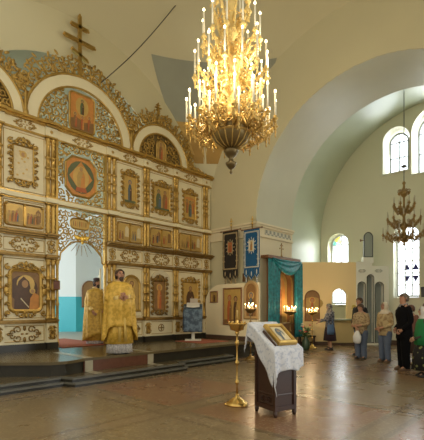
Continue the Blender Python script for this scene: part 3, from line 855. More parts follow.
icon('icon', 'round-cornered red icon with a shining figure inside the large central arch', P, 5.06, 5.72, 6.1, 7.02,
     [('p', [(0, 0), (1, 0), (1, .32), (.6, .26), (.3, .34), (0, .28)], 'brown'), ('e', (.5, .68, .2, .27), 'goldg')]+figure(.5, .46, .44, 'dark', 'green', w=.4)+figure(.2, .06, .42, 'red', 'brown')+figure(.5, .03, .40, 'orange', 'red')+figure(.8, .06, .42, 'brown', 'red'), 'round', 'orange', seed=33, rim_w=.05)
icon('icon', 'upper row icon of one dark-robed standing figure, first right of the openwork', P, 6.70, 7.09, 4.5, 5.25, figure(.5, .04, .86, 'dark', 'blue', w=.42)+[('p', [(0, 0), (1, 0), (1, .09), (0, .09)], 'green')], seed=34)
icon('icon', 'upper row icon of two figures side by side, second from the right', P, 7.78, 8.38, 4.5, 5.2, figure(.3, .04, .86, 'blue', 'green', w=.42)+figure(.71, .04, .86, 'red', 'brown', w=.42)+[('p', [(0, 0), (1, 0), (1, .08), (0, .08)], 'green')], seed=35)
icon('icon', 'upper row icon with a crowd of red-robed figures, furthest right on the screen', P, 9.05, 9.52, 4.42, 5.2, [('e', (.5, .7, .4, .22), 'orange')]+figure(.22, .22, .6, 'red', 'brown')+figure(.78, .22, .6, 'red', 'orange')+figure(.5, .08, .7, 'blue', 'green', w=.45), seed=36)
icon('icon', 'narrow painted figure panel inside the right-hand side arch', P, 7.88, 8.22, 6.04, 6.62, figure(.5, .02, .92, 'red', 'brown', w=.5), 'arch', 'ochre', seed=37)
icon('icon', 'narrow painted figure panel inside the left-hand side arch', P, 2.62, 2.96, 6.04, 6.62, figure(.5, .02, .92, 'brown', 'red', w=.5), 'arch', 'ochre', seed=38)
# the row of paired feast icons
def feast(label, a0, a1, b0, b1, seed, g='ochre'):
    root = thing('double_icon', label, 'icon', tuple(P((a0+a1)/2, b0, 0))); rg = random.Random(seed); m = (a0+a1)/2
    for q0, q1 in ((a0, m-.025), (m+.025, a1)):
        mb = MB(); mb.prism(P, rect(q0, q1, b0, b1), .002, .006, KEYS.index('goldg'))
        sh = [('p', [(0, 0), (1, 0), (1, .2), (.5, .28), (0, .2)], 'ochre'), ('p', [(.62, .25), (.95, .25), (.95, .75), (.78, .9), (.62, .75)], rg.choice(['brown', 'ochre', 'pale']))]
        for k in range(rg.choice([2, 3, 4])):
            sh += figure(.18+.2*k+rg.uniform(-.03, .03), .08+rg.uniform(0, .08), rg.uniform(.45, .6), rg.choice(['red', 'brown', 'green', 'blue', 'orange']), rg.choice(['brown', 'red', 'ochre', 'dark']))
        paint(mb, P, q0, b0, q1-q0, b1-b0, e_fix(sh, (q1-q0)/(b1-b0))); mb.build('painted_panel', [PAL[k] for k in KEYS], root, nrm=False)
    mb = MB(); mb.rim(P, round_rect(a0-.01, a1+.01, b0-.01, b1+.01, .05), .035, .045); mb.fbox(P, m-.025, m+.025, b0, b1, 0, .03)
    for x in (a0, m, a1):
        for z in (b0, b1): mb.ball(P(x, z, .03), .035, 0, 6, 4)
    mb.build('frame', gold, root)
feast('pair of small feast icons in one gilt frame at the left of the altar doorway', 3.50, 4.32, 3.40, 3.87, 41)
feast('pair of small feast icons in one gilt frame, first right of the altar doorway', 6.50, 7.29, 3.38, 3.87, 42)
feast('pair of small feast icons in one gilt frame, middle one right of the doorway', 7.68, 8.46, 3.38, 3.87, 43)
feast('pair of small feast icons in one gilt frame at the right end of the screen', 8.85, 9.77, 3.38, 3.87, 44)
icon('icon', 'small wide gilt icon set in the lace-like valance over the altar doorway', P, 5.08, 5.56, 3.52, 3.76, [('e', (.5, .5, .09, .4), 'ochre')]+[('e', (.14+.12*k, .5, .045, .3), ('brown', 'red', 'ochre')[k % 3]) for k in range(7)], 'oval', 'goldg', seed=45)
# the lower row of large icons
icon('icon', 'large dark icon of a veiled figure in gilt frame, lower left of the screen', P, 3.62, 4.26, 1.42, 2.3,
     [('e', (.42, .55, .38, .36), 'dark'), ('e', (.5, .68, .24, .24), 'goldg'), ('p', [(.08, 0), (.62, 0), (.72, .4), (.62, .75), (.42, .88), (.24, .75), (.1, .4)], 'dark'), ('e', (.47, .68, .085, .105), 'face'), ('p', [(.62, 0), (.98, 0), (.98, .38), (.8, .46), (.66, .3)], 'orange'), ('e', (.74, .5, .08, .08), 'goldg'), ('e', (.74, .49, .045, .05), 'face'), ('p', [(.3, .28), (.6, .04), (.62, .06), (.32, .31)], 'pale')], 'cartouche', 'brown', seed=51, rim_w=.09)
icon('icon', 'large gilt icon in an arched frame just behind the priest in gold', P, 6.72, 7.2, 1.42, 2.34, figure(.5, .02, .9, 'goldg', 'ochre', w=.5, beard='brown'), 'arch', 'ochre', seed=52, rim_w=.08)
F53 = Frame((0, YI-.02, 0), (1, 0, 0), (0, -1, 0))
dd = MB(); slab(P, arch_loop(7.62, 8.46, 1.2, 2.2), [], 0, .02, dd); dd.build('deacon_door', mat('pale_door_paint', (.66, .60, .42), .5), ico)
icon('icon', 'red-robed angel icon in a carved dark gilt frame on the arched side door', F53, 7.76, 8.18, 1.4, 2.26, figure(.5, .04, .88, 'red', 'orange', w=.46)+[('p', [(.12, .25), (.3, .6), (.2, .7), (.06, .45)], 'brown'), ('p', [(.88, .25), (.7, .6), (.8, .7), (.94, .45)], 'brown')], 'scroll', 'brown', gold_d, seed=53)
icon('icon', 'large icon of a dark-robed bearded figure behind the reading desk at the right end', P, 9.0, 9.62, 1.46, 2.28, figure(.5, -.1, 1.0, 'dark', 'dark', w=.62, beard='brown'), 'scroll', 'goldg', seed=54)
# ------------------------------------------------------------------ chandeliers
def turned(pairs): return pairs
def arm_part(root, r0, z0, r1, z1, m, an, drop=True, sway=1.):
    """one scrolling branch with its cup, drawn along +x then turned"""
    mb = MB(); pts = []
    for i in range(13):
        q = i/12; r = r0+(r1-r0)*q
        z = z0+(z1-z0)*q - .15*sway*math.sin(PI*q)*(1-.25*q) + .05*math.sin(3*PI*q)
        pts.append((r, 0, z))
    mb.tube(pts, [.02-.008*i/12 for i in range(13)], 6)
    F = Frame((0, 0, 0), (1, 0, 0), (0, -1, 0))
    L = r1-r0
    spiral(mb, F, r0+L*.35, z0+(z1-z0)*.35+.03, .085*sway+.02, 2.6, 1.3, -1, .013, 0, 11)
    spiral(mb, F, r0+L*.72, z0+(z1-z0)*.72-.06, .075*sway+.02, .4, 1.2, 1, .012, 0, 11)
    for q, an2 in ((.2, 1.2), (.5, -1.), (.68, 1.4), (.86, -1.6)):
        leaf(mb, F, r0+L*q, z0+(z1-z0)*q-.13*sway*math.sin(PI*q)+.02, an2, .12, .065, 0)
    mb.lathe([(.012, z1-.03), (.028, z1-.02), (.018, z1), (.05, z1+.025), (.055, z1+.035), (.02, z1+.045), (.03, z1+.07), (.03, z1+.085), (.014, z1+.09)], (r1, 0, 0), 9)
    if drop:
        mb.lathe([(.004, z1-.16), (.018, z1-.13), (.008, z1-.1), (.022, z1-.06), (.01, z1-.02)], (r1, 0, 0), 7)
    o = mb.build('arm', m, root, local=True); o.rotation_euler = (0, 0, an); return o
def chandelier(root, tiers, m_of, cl, bulb_r=.019, lit=True, wick=None):
    for ti, (r0, z0, r1, z1, n, off, sway) in enumerate(tiers):
        proto = arm_part(root, r0, z0, r1, z1, m_of(ti), 0, True, sway)
        mb = MB(); mb.lathe([(.0165, z1+.085), (.0155, z1+.09+cl)], (r1, 0, 0), 7); mb.build('candle', wax if lit else wick, proto, local=True)
        mb = MB(); mb.ball((r1, 0, z1+.09+cl+bulb_r*1.2), (bulb_r, bulb_r, bulb_r*1.7), 0, 7, 6); mb.build('bulb', glow if lit else wick, proto, local=True)
        for k in range(n):
            a = proto if k == 0 else copy_tree(proto, root)
            a.rotation_euler = (0, 0, off+2*PI*k/n)
ch = thing('chandelier', 'great gilded chandelier ablaze with tiers of lit candle bulbs under the dome', 'chandelier', (CX, CY, 3.78))
# heights below are measured from the bottom finial
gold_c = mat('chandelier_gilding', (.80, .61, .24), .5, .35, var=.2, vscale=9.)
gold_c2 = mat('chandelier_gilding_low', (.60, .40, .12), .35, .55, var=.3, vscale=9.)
mb = MB()
mb.lathe([(.006, 0), (.03, .03), (.012, .07), (.05, .1), (.085, .15), (.1, .19), (.05, .22), (.035, .27), (.09, .32), (.13, .38), (.13, .42), (.07, .45)], (0, 0, 0), 20)
mb.build('bottom_finial', bronze, ch, local=True)
mb = MB()
mb.lathe([(.08, .44), (.18, .47), (.275, .54), (.335, .65), (.365, .75), (.39, .8), (.36, .83), (.2, .84)], (0, 0, 0), 28)
for k in range(16):
    a = 2*PI*k/16; mb.tube([(r*math.cos(a)*1.01, r*math.sin(a)*1.01, z) for r, z in ((.08, .44), (.18, .47), (.275, .54), (.335, .65), (.365, .75), (.39, .8))], .011, 5, 1)
mb.lathe([(.345, .655), (.355, .67), (.35, .69)], (0, 0, 0), 28, 1)
mb.build('bowl', [mat('bowl_bronze', (.26, .19, .08), .3, .7), gold_c2], ch, local=True)
mb = MB()
for k in range(20):
    a = 2*PI*k/20; c, s = math.cos(a), math.sin(a)
    F = Frame((c*.39, s*.39, 0), (-s, c, 0), (c, s, 0))
    leaf(mb, F, 0, .85, PI/2, .13, .09, 0); spiral(mb, F, .0, .76, .05, a, 1.1, 1 if k % 2 else -1, .012, .01, 9)
mb.build('bowl_gallery', gold_c2, ch, local=True)
mb = MB()
mb.lathe([(.05, .8), (.07, 1.0), (.14, 1.08), (.16, 1.15), (.08, 1.22), (.06, 1.35), (.17, 1.42), (.2, 1.52), (.17, 1.62), (.07, 1.7), (.06, 1.85), (.13, 1.93), (.15, 2.02), (.08, 2.1), (.05, 2.3), (.12, 2.38), (.13, 2.45), (.06, 2.52), (.045, 2.8), (.1, 2.9), (.1, 2.98), (.04, 3.06), (.03, 3.5)], (0, 0, 0), 20)
mb.build('stem', gold_c, ch, local=True)
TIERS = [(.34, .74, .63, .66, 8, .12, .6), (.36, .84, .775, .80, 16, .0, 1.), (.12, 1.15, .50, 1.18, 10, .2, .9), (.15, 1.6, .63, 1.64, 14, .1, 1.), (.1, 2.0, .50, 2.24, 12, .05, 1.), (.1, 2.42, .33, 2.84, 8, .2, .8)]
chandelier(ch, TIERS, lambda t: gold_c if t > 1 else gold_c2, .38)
rg = random.Random(4)
for (z0, z1, r0, r1, n) in ((.95, 1.6, .2, .4, 16), (1.55, 2.2, .16, .36, 20), (2.1, 2.9, .12, .28, 22), (.70, .92, .45, .68, 26)):
    mb = MB()
    for k in range(n):
        a = rg.uniform(0, 2*PI); r = rg.uniform(r0, r1); z = rg.uniform(z0, z1); c, s = math.cos(a), math.sin(a)
        F = Frame((c*r, s*r, 0), (-s, c, 0), (c, s, 0))
        spiral(mb, F, 0, z, rg.uniform(.04, .075), rg.uniform(0, 6), 1.2, rg.choice([-1, 1]), .013, 0, 9)
        leaf(mb, F, rg.uniform(-.05, .05), z+rg.uniform(-.05, .05), rg.uniform(0, PI), .1, .06, .01)
        leaf(mb, F, rg.uniform(-.05, .05), z+rg.uniform(-.06, .06), rg.uniform(0, PI), .08, .05, .01)
        mb.tube([(c*r, s*r, z), (c*.03, s*.03, z+rg.uniform(-.08, .08))], .008, 4)
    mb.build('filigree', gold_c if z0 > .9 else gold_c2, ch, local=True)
amber = mat('amber_crystal', (.85, .55, .16), .08, .0, spec=.9)
for (z, r, n) in ((1.5, .42, 26), (2.1, .32, 20), (2.7, .2, 12)):
    mb = MB()
    for k in range(n):
        a = 2*PI*k/n
        for j in range(4):
            rr = r*(1-.08*j); mb.ball((rr*math.cos(a), rr*math.sin(a), z-.03-.045*j), (.013, .013, .02), 0, 5, 4)
    mb.tube([(r*math.cos(2*PI*k/24), r*math.sin(2*PI*k/24), z) for k in range(25)], .008, 4)
    mb.build('crystal_fringe', amber, ch, local=True)
mb = MB(); mb.tube([(0, 0, 3.45), (0, 0, 12.45)], .018, 6)
for k in range(60): mb.ball((0, 0, 3.6+.148*k), (.035 if k % 2 else .02, .02 if k % 2 else .035, .06), 0, 6, 4)
mb.build('hanging_chain', brass_d, ch, local=True)

c2 = thing('chandelier', 'smaller dark brass chandelier with unlit candles hanging before the transept window', 'chandelier', (13.67, 4.45, 3.44))
mb = MB(); mb.lathe([(.01, 0), (.05, .04), (.02, .09), (.1, .16), (.17, .24), (.17, .3), (.08, .36), (.05, .5), (.11, .58), (.12, .68), (.05, .76), (.04, .95), (.09, 1.02), (.09, 1.1), (.035, 1.2), (.03, 1.55), (.1, 1.62), (.16, 1.72), (.12, 1.76), (.05, 1.82), (.03, 1.95), (.06, 2.02), (.02, 2.08)], (0, 0, 0), 18)
mb.build('stem', brass_d, c2, local=True)
chandelier(c2, [(.15, .28, .62, .34, 10, .1, .8), (.1, .65, .50, .82, 10, .3, .8), (.08, 1.06, .32, 1.28, 8, .0, .7)], lambda t: brass_d, .17, .012, False, mat('dull_candle', (.5, .45, .33), .6))
mb = MB()
for k in range(8):
    a = 2*PI*k/8; c, s = math.cos(a), math.sin(a); F = Frame((0, 0, 0), (c, s, 0), (-s, c, 0))
    spiral(mb, F, .13, 1.75, .07, 0, 1.3, 1, .012, 0, 10); leaf(mb, F, .16, 1.68, .8, .12, .06, 0)
mb.build('crown_scrolls', brass_d, c2, local=True)
mb = MB(); mb.ball((0, 0, 2.55), (.1, .1, .04), 0, 8, 5); mb.tube([(0, 0, 2.0), (0, 0, 5.44)], .012, 6)
mb.build('hanging_rod', mat('dark_iron', (.06, .06, .055), .5), c2, local=True)

# ------------------------------------------------------------------ standing candle stands
def candle_stand(label, x, y, z, h, r, n, lit, m=brass, tall=.1, bowl_d=.12):
    root = thing('candle_stand', label, 'candle stand', (x, y, z))
    mb = MB(); mb.lathe([(.17, 0), (.17, .02), (.155, .045), (.12, .06), (.1, .085), (.035, .12), (.022, .17)], (0, 0, 0), 20)
    for k in range(3):
        a = 2*PI*k/3+.4; mb.ball((.165*math.cos(a), .165*math.sin(a), .018), (.04, .04, .022), 0, 7, 4)
    mb.build('base', m, root, local=True)
    mb = MB(); p = [(.02, .15)]; 
    for q in (.28, .52, .76): p += [(.013, h*q-.05), (.02, h*q-.035), (.034, h*q-.015), (.034, h*q+.01), (.02, h*q+.03), (.013, h*q+.045)]
    p += [(.014, h-bowl_d-.06), (.036, h-bowl_d-.02), (.02, h-bowl_d+.01)]
    mb.lathe(p, (0, 0, 0), 12); mb.build('post', m, root, local=True)
    mb = MB(); mb.lathe([(.03, h-bowl_d), (.1, h-bowl_d+.025), (r*.75, h-.05), (r, h-.01), (r*1.03, h), (r*.97, h+.005), (r*.6, h-.03), (.03, h-.04)], (0, 0, 0), 22)
    mb.lathe([(.028, h-.04), (.028, h+.03), (.016, h+.05)], (0, 0, 0), 10)
    mb.build('dish', m, root, local=True)
    rg = random.Random(n*7+int(x*10))
    if lit:
        for k in range(n):
            a = 2*PI*k/n+rg.uniform(-.1, .1); rr = r*(.86 if k % 2 else .55); L = tall*rg.uniform(.3, 1.5)
            mb = MB(); mb.lathe([(.006, h-.02), (.006, h+L)], (rr*math.cos(a), rr*math.sin(a), 0), 6)
            c = mb.build('taper', wax, root, local=True)
            mb = MB(); mb.ball((rr*math.cos(a), rr*math.sin(a), h+L+.022), (.0095, .0095, .024), 0, 6, 5); mb.build('flame', flame, c, local=True)
    else:
        for k in range(n):
            a = 2*PI*k/n; mb = MB(); mb.lathe([(.008, h-.02), (.014, h+.02), (.011, h+.03)], (r*.85*math.cos(a), r*.85*math.sin(a), 0), 7); mb.build('taper_socket', m, root, local=True)
        mb = MB(); mb.lathe([(.012, h+.05), (.012, h+.2)], (0, 0, 0), 7); mb.build('taper', mat('beeswax', (.5, .33, .1), .6), root, local=True)
    return root
candle_stand('brass candle stand with a wide dish standing left of the cloth-covered lectern', 4.66, 3.89, 0, 1.22, .145, 10, False)
candle_stand('brass candle stand with lit tapers behind the cloth-covered lectern, near the pale screen', 8.95, 6.98, 0, 1.42, .17, 8, True, brass_d)
candle_stand('ornate brass candle stand with lit tapers before the arched icon on yellow partition', 13.05, 7.38, 0, 1.3, .24, 10, True, brass)
candle_stand('brass candle stand with many lit tapers before the teal-curtained icon case', 11.55, 7.35, 0, 1.33, .22, 9, True, brass_d)

# ------------------------------------------------------------------ lectern with its cloth and icon
LA = math.atan2(.687, .7266)+.12       # direction the reader would face
lx, ly = 4.68, 3.22
def LOC(rz, x, y, z=0): return Matrix.Translation(V((x, y, z))) @ Matrix.Rotation(rz, 4, 'Z')
lect = thing('lectern', 'dark wooden lectern cabinet under a white embroidered cloth', 'lectern', (lx, ly, 0), LECT_RZ)
hw, hd = .2, .165
mb = MB(); mb.box(-hw, hw, -hd, hd, .1, .92)
for sx in (-1, 1):
    for sy in (-1, 1): mb.box(sx*hw-.022, sx*hw+.022, sy*hd-.022, sy*hd+.022, .03, .9)
mb.box(-hw-.02, hw+.02, -hd-.02, hd+.02, .08, .14); mb.build('cabinet', wood_d, lect, local=True)
for sx in (-1, 1):
    for sy in (-1, 1):
        mb = MB(); mb.lathe([(.022, 0), (.026, .03), (.03, .08)], (sx*hw, sy*hd, 0), 8); mb.build('foot', wood_d, lect, local=True)
for sy, n in ((-1, V((0, -1, 0))), ):
    F = Frame((0, -hd, 0), (1, 0, 0), (0, -1, 0)); mb = MB()
    mb.rim(F, rect(-.15, .15, .3, .94), .02, .012); mb.rim(F, rect(-.15, .15, .17, .25), .015, .01)
    scroll_motif(mb, F, 0, .215, .24, .09, .006, .006)
    mb.build('door_panel', wood_b if False else wood_d, lect, local=True)
F = Frame((hw, 0, 0), (0, 1, 0), (1, 0, 0)); mb = MB(); mb.rim(F, rect(-.13, .13, .3, .94), .02, .012); mb.build('side_panel', wood_d, lect, local=True)
# sloping desk: high edge at the back (-x local), low edge at +x
def desk_z(x): return 1.24-.34*(x+.27)/.54
mb = MB(); k = .03
mb.add([(-.27, -.24, desk_z(-.27)), (.27, -.24, desk_z(.27)), (.27, .24, desk_z(.27)), (-.27, .24, desk_z(-.27)),
        (-.27, -.24, desk_z(-.27)-k), (.27, -.24, desk_z(.27)-k), (.27, .24, desk_z(.27)-k), (-.27, .24, desk_z(-.27)-k)],
       [(0,1,2,3),(4,5,6,7),(0,1,5,4),(1,2,6,5),(2,3,7,6),(3,0,4,7)], 0, False)
mb.add([(-hw, -hd, .9), (hw, -hd, .9), (hw, hd, .9), (-hw, hd, .9), (-hw, -hd, desk_z(-hw)-k), (hw, -hd, desk_z(hw)-k), (hw, hd, desk_z(hw)-k), (-hw, hd, desk_z(-hw)-k)],
       [(0,1,2,3),(4,5,6,7),(0,1,5,4),(1,2,6,5),(2,3,7,6),(3,0,4,7)], 0, False)
mb.build('sloping_top', wood_d, lect, local=True)
# cloth: draped along the slope and hanging at the near low side and the far high side
cloth_m = two_tone('white_embroidered_cloth', (.62, .63, .66), (.45, .48, .56), 26., 'noise', .8, (.52, .62))
cl = MB(); NU, NV = 46, 34; vs = []
def cloth_pt(s, t):
    """s runs from the high hem over the desk to the low hem, t runs across"""
    y = (t-.5)*2; hangH, hangL, top = .30, .34, .58
    yy = y*.23
    skew = .04*math.sin(t*5)
    L = hangH+top+hangL; d = s*L
    fold = .018*math.sin(t*24+1)+.012*math.sin(t*11)
    if d < hangH:
        q = (hangH-d)/hangH; x = -.285-.035*q-.03*fold*q*20*.3; z = desk_z(-.27)+.012-q*hangH*(.75+.5*t)
        x -= abs(fold)*q*1.5
    elif d < hangH+top:
        q = (d-hangH)/top; x = -.285+.57*q; z = desk_z(x)+.012+.003*math.sin(t*17+q*9)
    else:
        q = (d-hangH-top)/hangL; x = .285+.03*q+fold*q*1.3+.03*abs(fold)*q; z = desk_z(.285)+.012-q*hangL*(1.15-.5*t+.1*math.sin(t*9))
    # the cloth overhangs the near side too
    if t < .3:
        e = (.3-t)/.3; yy = -.25+.5*.3*0 + (-.0)*e; zz = .26*e*(1.0 if .2 < s < .8 else .8)
        if hangH < d < hangH+top: zz *= .75+1.5*max(0, (d-hangH)/top-.25)
        return V((x, -.262-.012*math.sin(s*30)*e-.01*e, z-zz))
    return V((x, -.25+.5*(t-.3)/.7, z))
for i in range(NU+1):
    for j in range(NV+1): vs.append(cloth_pt(i/NU, j/NV))
M4 = WORLD[lect]
cl.add([M4 @ p for p in vs], [(i*(NV+1)+j, (i+1)*(NV+1)+j, (i+1)*(NV+1)+j+1, i*(NV+1)+j+1) for i in range(NU) for j in range(NV)], 0)
clo = cl.build('lectern_cloth', cloth_m); tag(clo, 'white lace-like embroidered cloth draped over the dark wooden lectern', 'cloth')
clo.modifiers.new('thick', 'SOLIDIFY').thickness = .004
# framed icon lying on the slope
slope = math.atan2(.34, .54)+.06
bk = thing('framed_icon', 'gilt framed icon lying on the sloping cloth of the lectern', 'icon', tuple(M4 @ V((.06, .0, desk_z(.06)+.02))), 0)
Mi = M4 @ Matrix.Translation(V((.06, .03, desk_z(.06)+.035))) @ Matrix.Rotation(slope, 4, 'Y')
class Tilt:
    def __init__(s, M): s.M = M; s.u = (M.to_3x3() @ V((0, 1, 0))); s.n = (M.to_3x3() @ V((0, 0, 1)))
    def __call__(s, a, b, d=0.): return s.M @ V((-b, a, d))
FT = Tilt(Mi)
mb = MB(); mb.fbox(FT, -.16, .16, -.2, .21, 0, .03); mb.rim(FT, rect(-.105, .105, -.145, .155), .055, .035, 0, .03); mb.build('frame', gold, bk)
mb = MB(); mb.flat(FT, rect(-.11, .11, -.15, .16), .032, KEYS.index('pale')); paint(mb, FT, -.1, -.14, .2, .28, [('e', (.5, .6, .3, .34), 'blue')]+figure(.5, .04, .8, 'pale', 'blue', w=.5), .034)
mb.build('painted_panel', [PAL[k] for k in KEYS], bk, nrm=False)
mb = MB(); mb.fbox(FT, -.215, -.195, -.2, .12, -.02, .01); tag(mb.build('pen_tray', wood_d), 'thin dark wooden strip lying on the lectern cloth beside the gilt icon', 'wooden strip')

# ------------------------------------------------------------------ reading desk on the altar platform
rd = thing('reading_desk', 'narrow reading desk draped in blue-grey brocade at the right end of the icon screen', 'lectern', (8.72, 9.05, .44), math.radians(-45))
brocade = two_tone('blue_grey_brocade', (.05, .08, .12), (.13, .19, .25), 9., 'noise', .7)
mb = MB(); mb.box(-.05, .05, -.05, .05, 0, .9); mb.box(-.25, .25, -.2, .2, 0, .04); mb.build('stand', white_p, rd, local=True)
mb = MB(); mb.add([(-.27, -.22, .92), (.27, -.22, .92), (.27, .24, 1.12), (-.27, .24, 1.12), (-.27, -.22, .89), (.27, -.22, .89), (.27, .24, 1.09), (-.27, .24, 1.09)], [(0,1,2,3),(4,5,6,7),(0,1,5,4),(1,2,6,5),(2,3,7,6),(3,0,4,7)], 0, False)
mb.build('desk_top', wood_d, rd, local=True)
mb = MB(); vs = []; 
for i in range(25):
    q = i/24
    for j in range(13):
        x = -.29+.58*j/12
        f = .02*math.sin(j*2.1)
        if q < .4: t = q/.4; vs.append((x, -.24-.02-f*t*0-abs(f)*(1-t)*1.5, .28+(.93-.28)*t))
        elif q < .62: t = (q-.4)/.22; vs.append((x, -.24+.5*t, .935+.21*t))
        else: t = (q-.62)/.38; vs.append((x, .265+abs(f)*t, 1.145-.6*t))
mb.add(vs, [(i*13+j, (i+1)*13+j, (i+1)*13+j+1, i*13+j+1) for i in range(24) for j in range(12)])
mb.add([(-.3, -.25, .9), (-.3, .27, 1.12), (-.31, .25, .35), (-.31, -.22, .3)], [(0,1,2,3)])
d = mb.build('brocade_cover', brocade, rd, local=True); d.modifiers.new('thick', 'SOLIDIFY').thickness = .006
ob = thing('open_book', 'open white-paged service book on the brocade reading desk', 'book', (8.72, 9.05, 1.46), math.radians(-45))
mb = MB()
for s in (-1, 1):
    mb.add([(0, -.13, .0), (s*.2, -.13, .02), (s*.2, .13, .14), (0, .13, .12), (0, -.13, .03), (s*.2, -.13, .04), (s*.2, .13, .16), (0, .13, .15)], [(0,1,2,3),(4,5,6,7),(0,1,5,4),(1,2,6,5),(2,3,7,6),(3,0,4,7)], 0, False)
mb.build('pages', mat('paper', (.72, .70, .62), .8), ob, local=True)
cdl = thing('paper_sheet', 'pale sheet standing upright behind the open book on the reading desk', 'paper', tuple(V((8.72, 9.05, 1.56))+V((.19, .19, 0))), math.radians(-45))
mb = MB(); mb.box(-.1, .14, 0, .012, -.0, .19); mb.build('sheet', mat('cream_paper', (.5, .43, .34), .8), cdl, local=True)

# ------------------------------------------------------------------ pale screen by the pier, with its icons
PN = Frame((9.9, 0, 0), (0, -1, 0), (-1, 0, 0))     # faces north, a = -Y
scr = thing('low_screen', 'low cream partition with a rounded corner carrying icons, at the right of the icon screen', 'partition', (9.98, 8.55, .44))
cream = mat('cream_partition_paint', (.85, .75, .50), .65, var=.05, vscale=1.)
out = [(-9.66, .44), (-7.46, .44), (-7.46, 2.23), (-8.95, 2.23)]+[(-8.95-.71*math.sin(PI/2*k/8), 1.62+.61*math.cos(PI/2*k/8)) for k in range(9)]
mb = MB(); slab(PN, out, [], -.14, 0, mb); mb.build('board', cream, scr)
mb = MB(); mb.fbox(PN, -9.66, -7.46, .44, .56, 0, .015); mb.build('skirting', MATS['dark_brown_skirting'], scr)
icon('icon', 'large gilt framed icon of two standing saints on the cream partition', PN, -8.8, -8.1, .95, 2.05, [('p', [(0, 0), (1, 0), (1, .12), (0, .12)], 'brown')]+figure(.32, .06, .8, 'brown', 'red', w=.36)+figure(.7, .06, .76, 'ochre', 'dark', w=.36), 'plain', 'goldg', wood_b, seed=61, rim_w=.05)
icon('icon', 'tiny brown framed icon near the rounded corner of the cream partition', PN, -9.4, -9.12, 1.66, 1.98, figure(.5, .02, .92, 'dark', 'brown', w=.5), 'plain', 'ochre', wood_b, seed=62)
icon('icon', 'arch-topped icon with a wide tan frame at the end of the cream partition', PN, -7.88, -7.5, 1.2, 2.2, figure(.5, -.05, .8, 'dark', 'blue', w=.5), 'arch', 'brown', mat('tan_frame', (.42, .28, .12), .5), seed=63, rim_w=.1, dbase=.01)
icon('icon', 'tiny dark plaque on the pier wall above the cream partition', PS, -8.32, -8.16, 2.32, 2.56, figure(.5, .02, .92, 'dark', 'brown', w=.5), 'plain', 'brown', wood_b, seed=64, rim_w=.02)

# ------------------------------------------------------------------ processional banners
def banner(label, y, w, z0, z1, m_main, m_border, seed, pts_n=3):
    X = 10.14
    F = Frame((X, 0, 0), (0, -1, 0), (-1, 0, 0)); c = -y
    root = thing('processional_banner', label, 'banner', (X, y, .44))
    mb = MB(); mb.tube([F(c, .44, 0), F(c, z1+.26, 0)], .018, 8); mb.build('pole', brass, root)
    mb = MB(); mb.fbox(F, c-.012, c+.012, z1+.2, z1+.42, -.012, .012); mb.fbox(F, c-.06, c+.06, z1+.31, z1+.335, -.012, .012); mb.ball(F(c, z1+.2, 0), .035, 0, 8, 6); mb.build('cross_finial', gold_b, root)
    mb = MB(); mb.tube([F(c-w/2-.08, z1+.02, .03), F(c+w/2+.08, z1+.02, .03)], .016, 8)
    for s in (-1, 1): mb.ball(F(c+s*(w/2+.09), z1+.02, .03), .03, 0, 7, 5)
    mb.build('crossbar', wood_b, root)
    body = z0+.42
    tails = []
    for k in range(pts_n):
        a0 = c-w/2+w*k/pts_n; a1 = c-w/2+w*(k+1)/pts_n; q = .06 if k != 1 else 0
        tails.append((a0, a1, z0+q+.04))
    mb = MB(); mb.prism(F, [(c-w/2, body), (c+w/2, body), (c+w/2, z1), (c-w/2, z1)], .03, .045, 0)
    for a0, a1, b in tails: mb.prism(F, [(a0+.01, body), (a0+.01, b+.1), ((a0+a1)/2, b), (a1-.01, b+.1), (a1-.01, body)], .03, .045, 0)
    mb.build('cloth', m_main, root)
    mb = MB(); mb.rim(F, rect(c-w/2+.07, c+w/2-.07, body+.06, z1-.1), .045, .012, 0, .045)
    rg = random.Random(seed)
    for k in range(14):
        a = c+(w/2-.05)*(-1 if k % 2 else 1); b = body+.1+(z1-body-.2)*(k//2)/6
        spiral(mb, F, a, b, .05, rg.uniform(0, 6), 1.1, 1, .009, .05, 9)
    for a0, a1, b in tails:
        leaf(mb, F, (a0+a1)/2, b+.2, PI/2, .2, .05, .05); mb.ball(F((a0+a1)/2, b-.03, .04), (.03, .03, .05), 0, 6, 5)
        for e in (a0+.02, a1-.02): mb.tube([F(e, b+.12, .05), F((a0+a1)/2, b+.01, .05)], .009, 4)
        mb.tube([F((a0+a1)/2, b-.05, .04), F((a0+a1)/2, b-.14, .04)], [.022, .03], 6)
    mb.build('braid_and_tassels', m_border, root)
    mb = MB(); zc = (body+z1)/2+.1; mb.prism(F, rect(c-.085, c+.085, zc-.16, zc+.16), .046, .052, KEYS.index('red' if seed == 71 else 'pale'))
    paint(mb, F, c-.08, zc-.15, .16, .3, figure(.5, .02, .92, 'red' if seed == 71 else 'orange', 'brown', w=.5), .053); mb.build('painted_panel', [PAL[k] for k in KEYS], root, nrm=False)
    mb = MB(); mb.rim(F, rect(c-.085, c+.085, zc-.16, zc+.16), .022, .02, 0, .05)
    for k in range(12):
        an = 2*PI*k/12; leaf(mb, F, c+.16*math.cos(an), zc+.23*math.sin(an), an, .1, .035, .05)
    mb.build('embroidered_rays', m_border, root)
silver = mat('silver_braid', (.55, .56, .52), .4, .3)
banner('black and gold processional banner with red image on the pier, left one', 8.72, .66, 2.28, 3.98, mat('black_velvet', (.022, .018, .014), .8), mat('tan_braid', (.42, .32, .17), .5, .2), 71)
banner('bright blue processional banner with silver braid on the pier, right one', 7.84, .62, 2.28, 3.92, mat('blue_velvet', (.008, .095, .23), .7, var=.2), silver, 72)

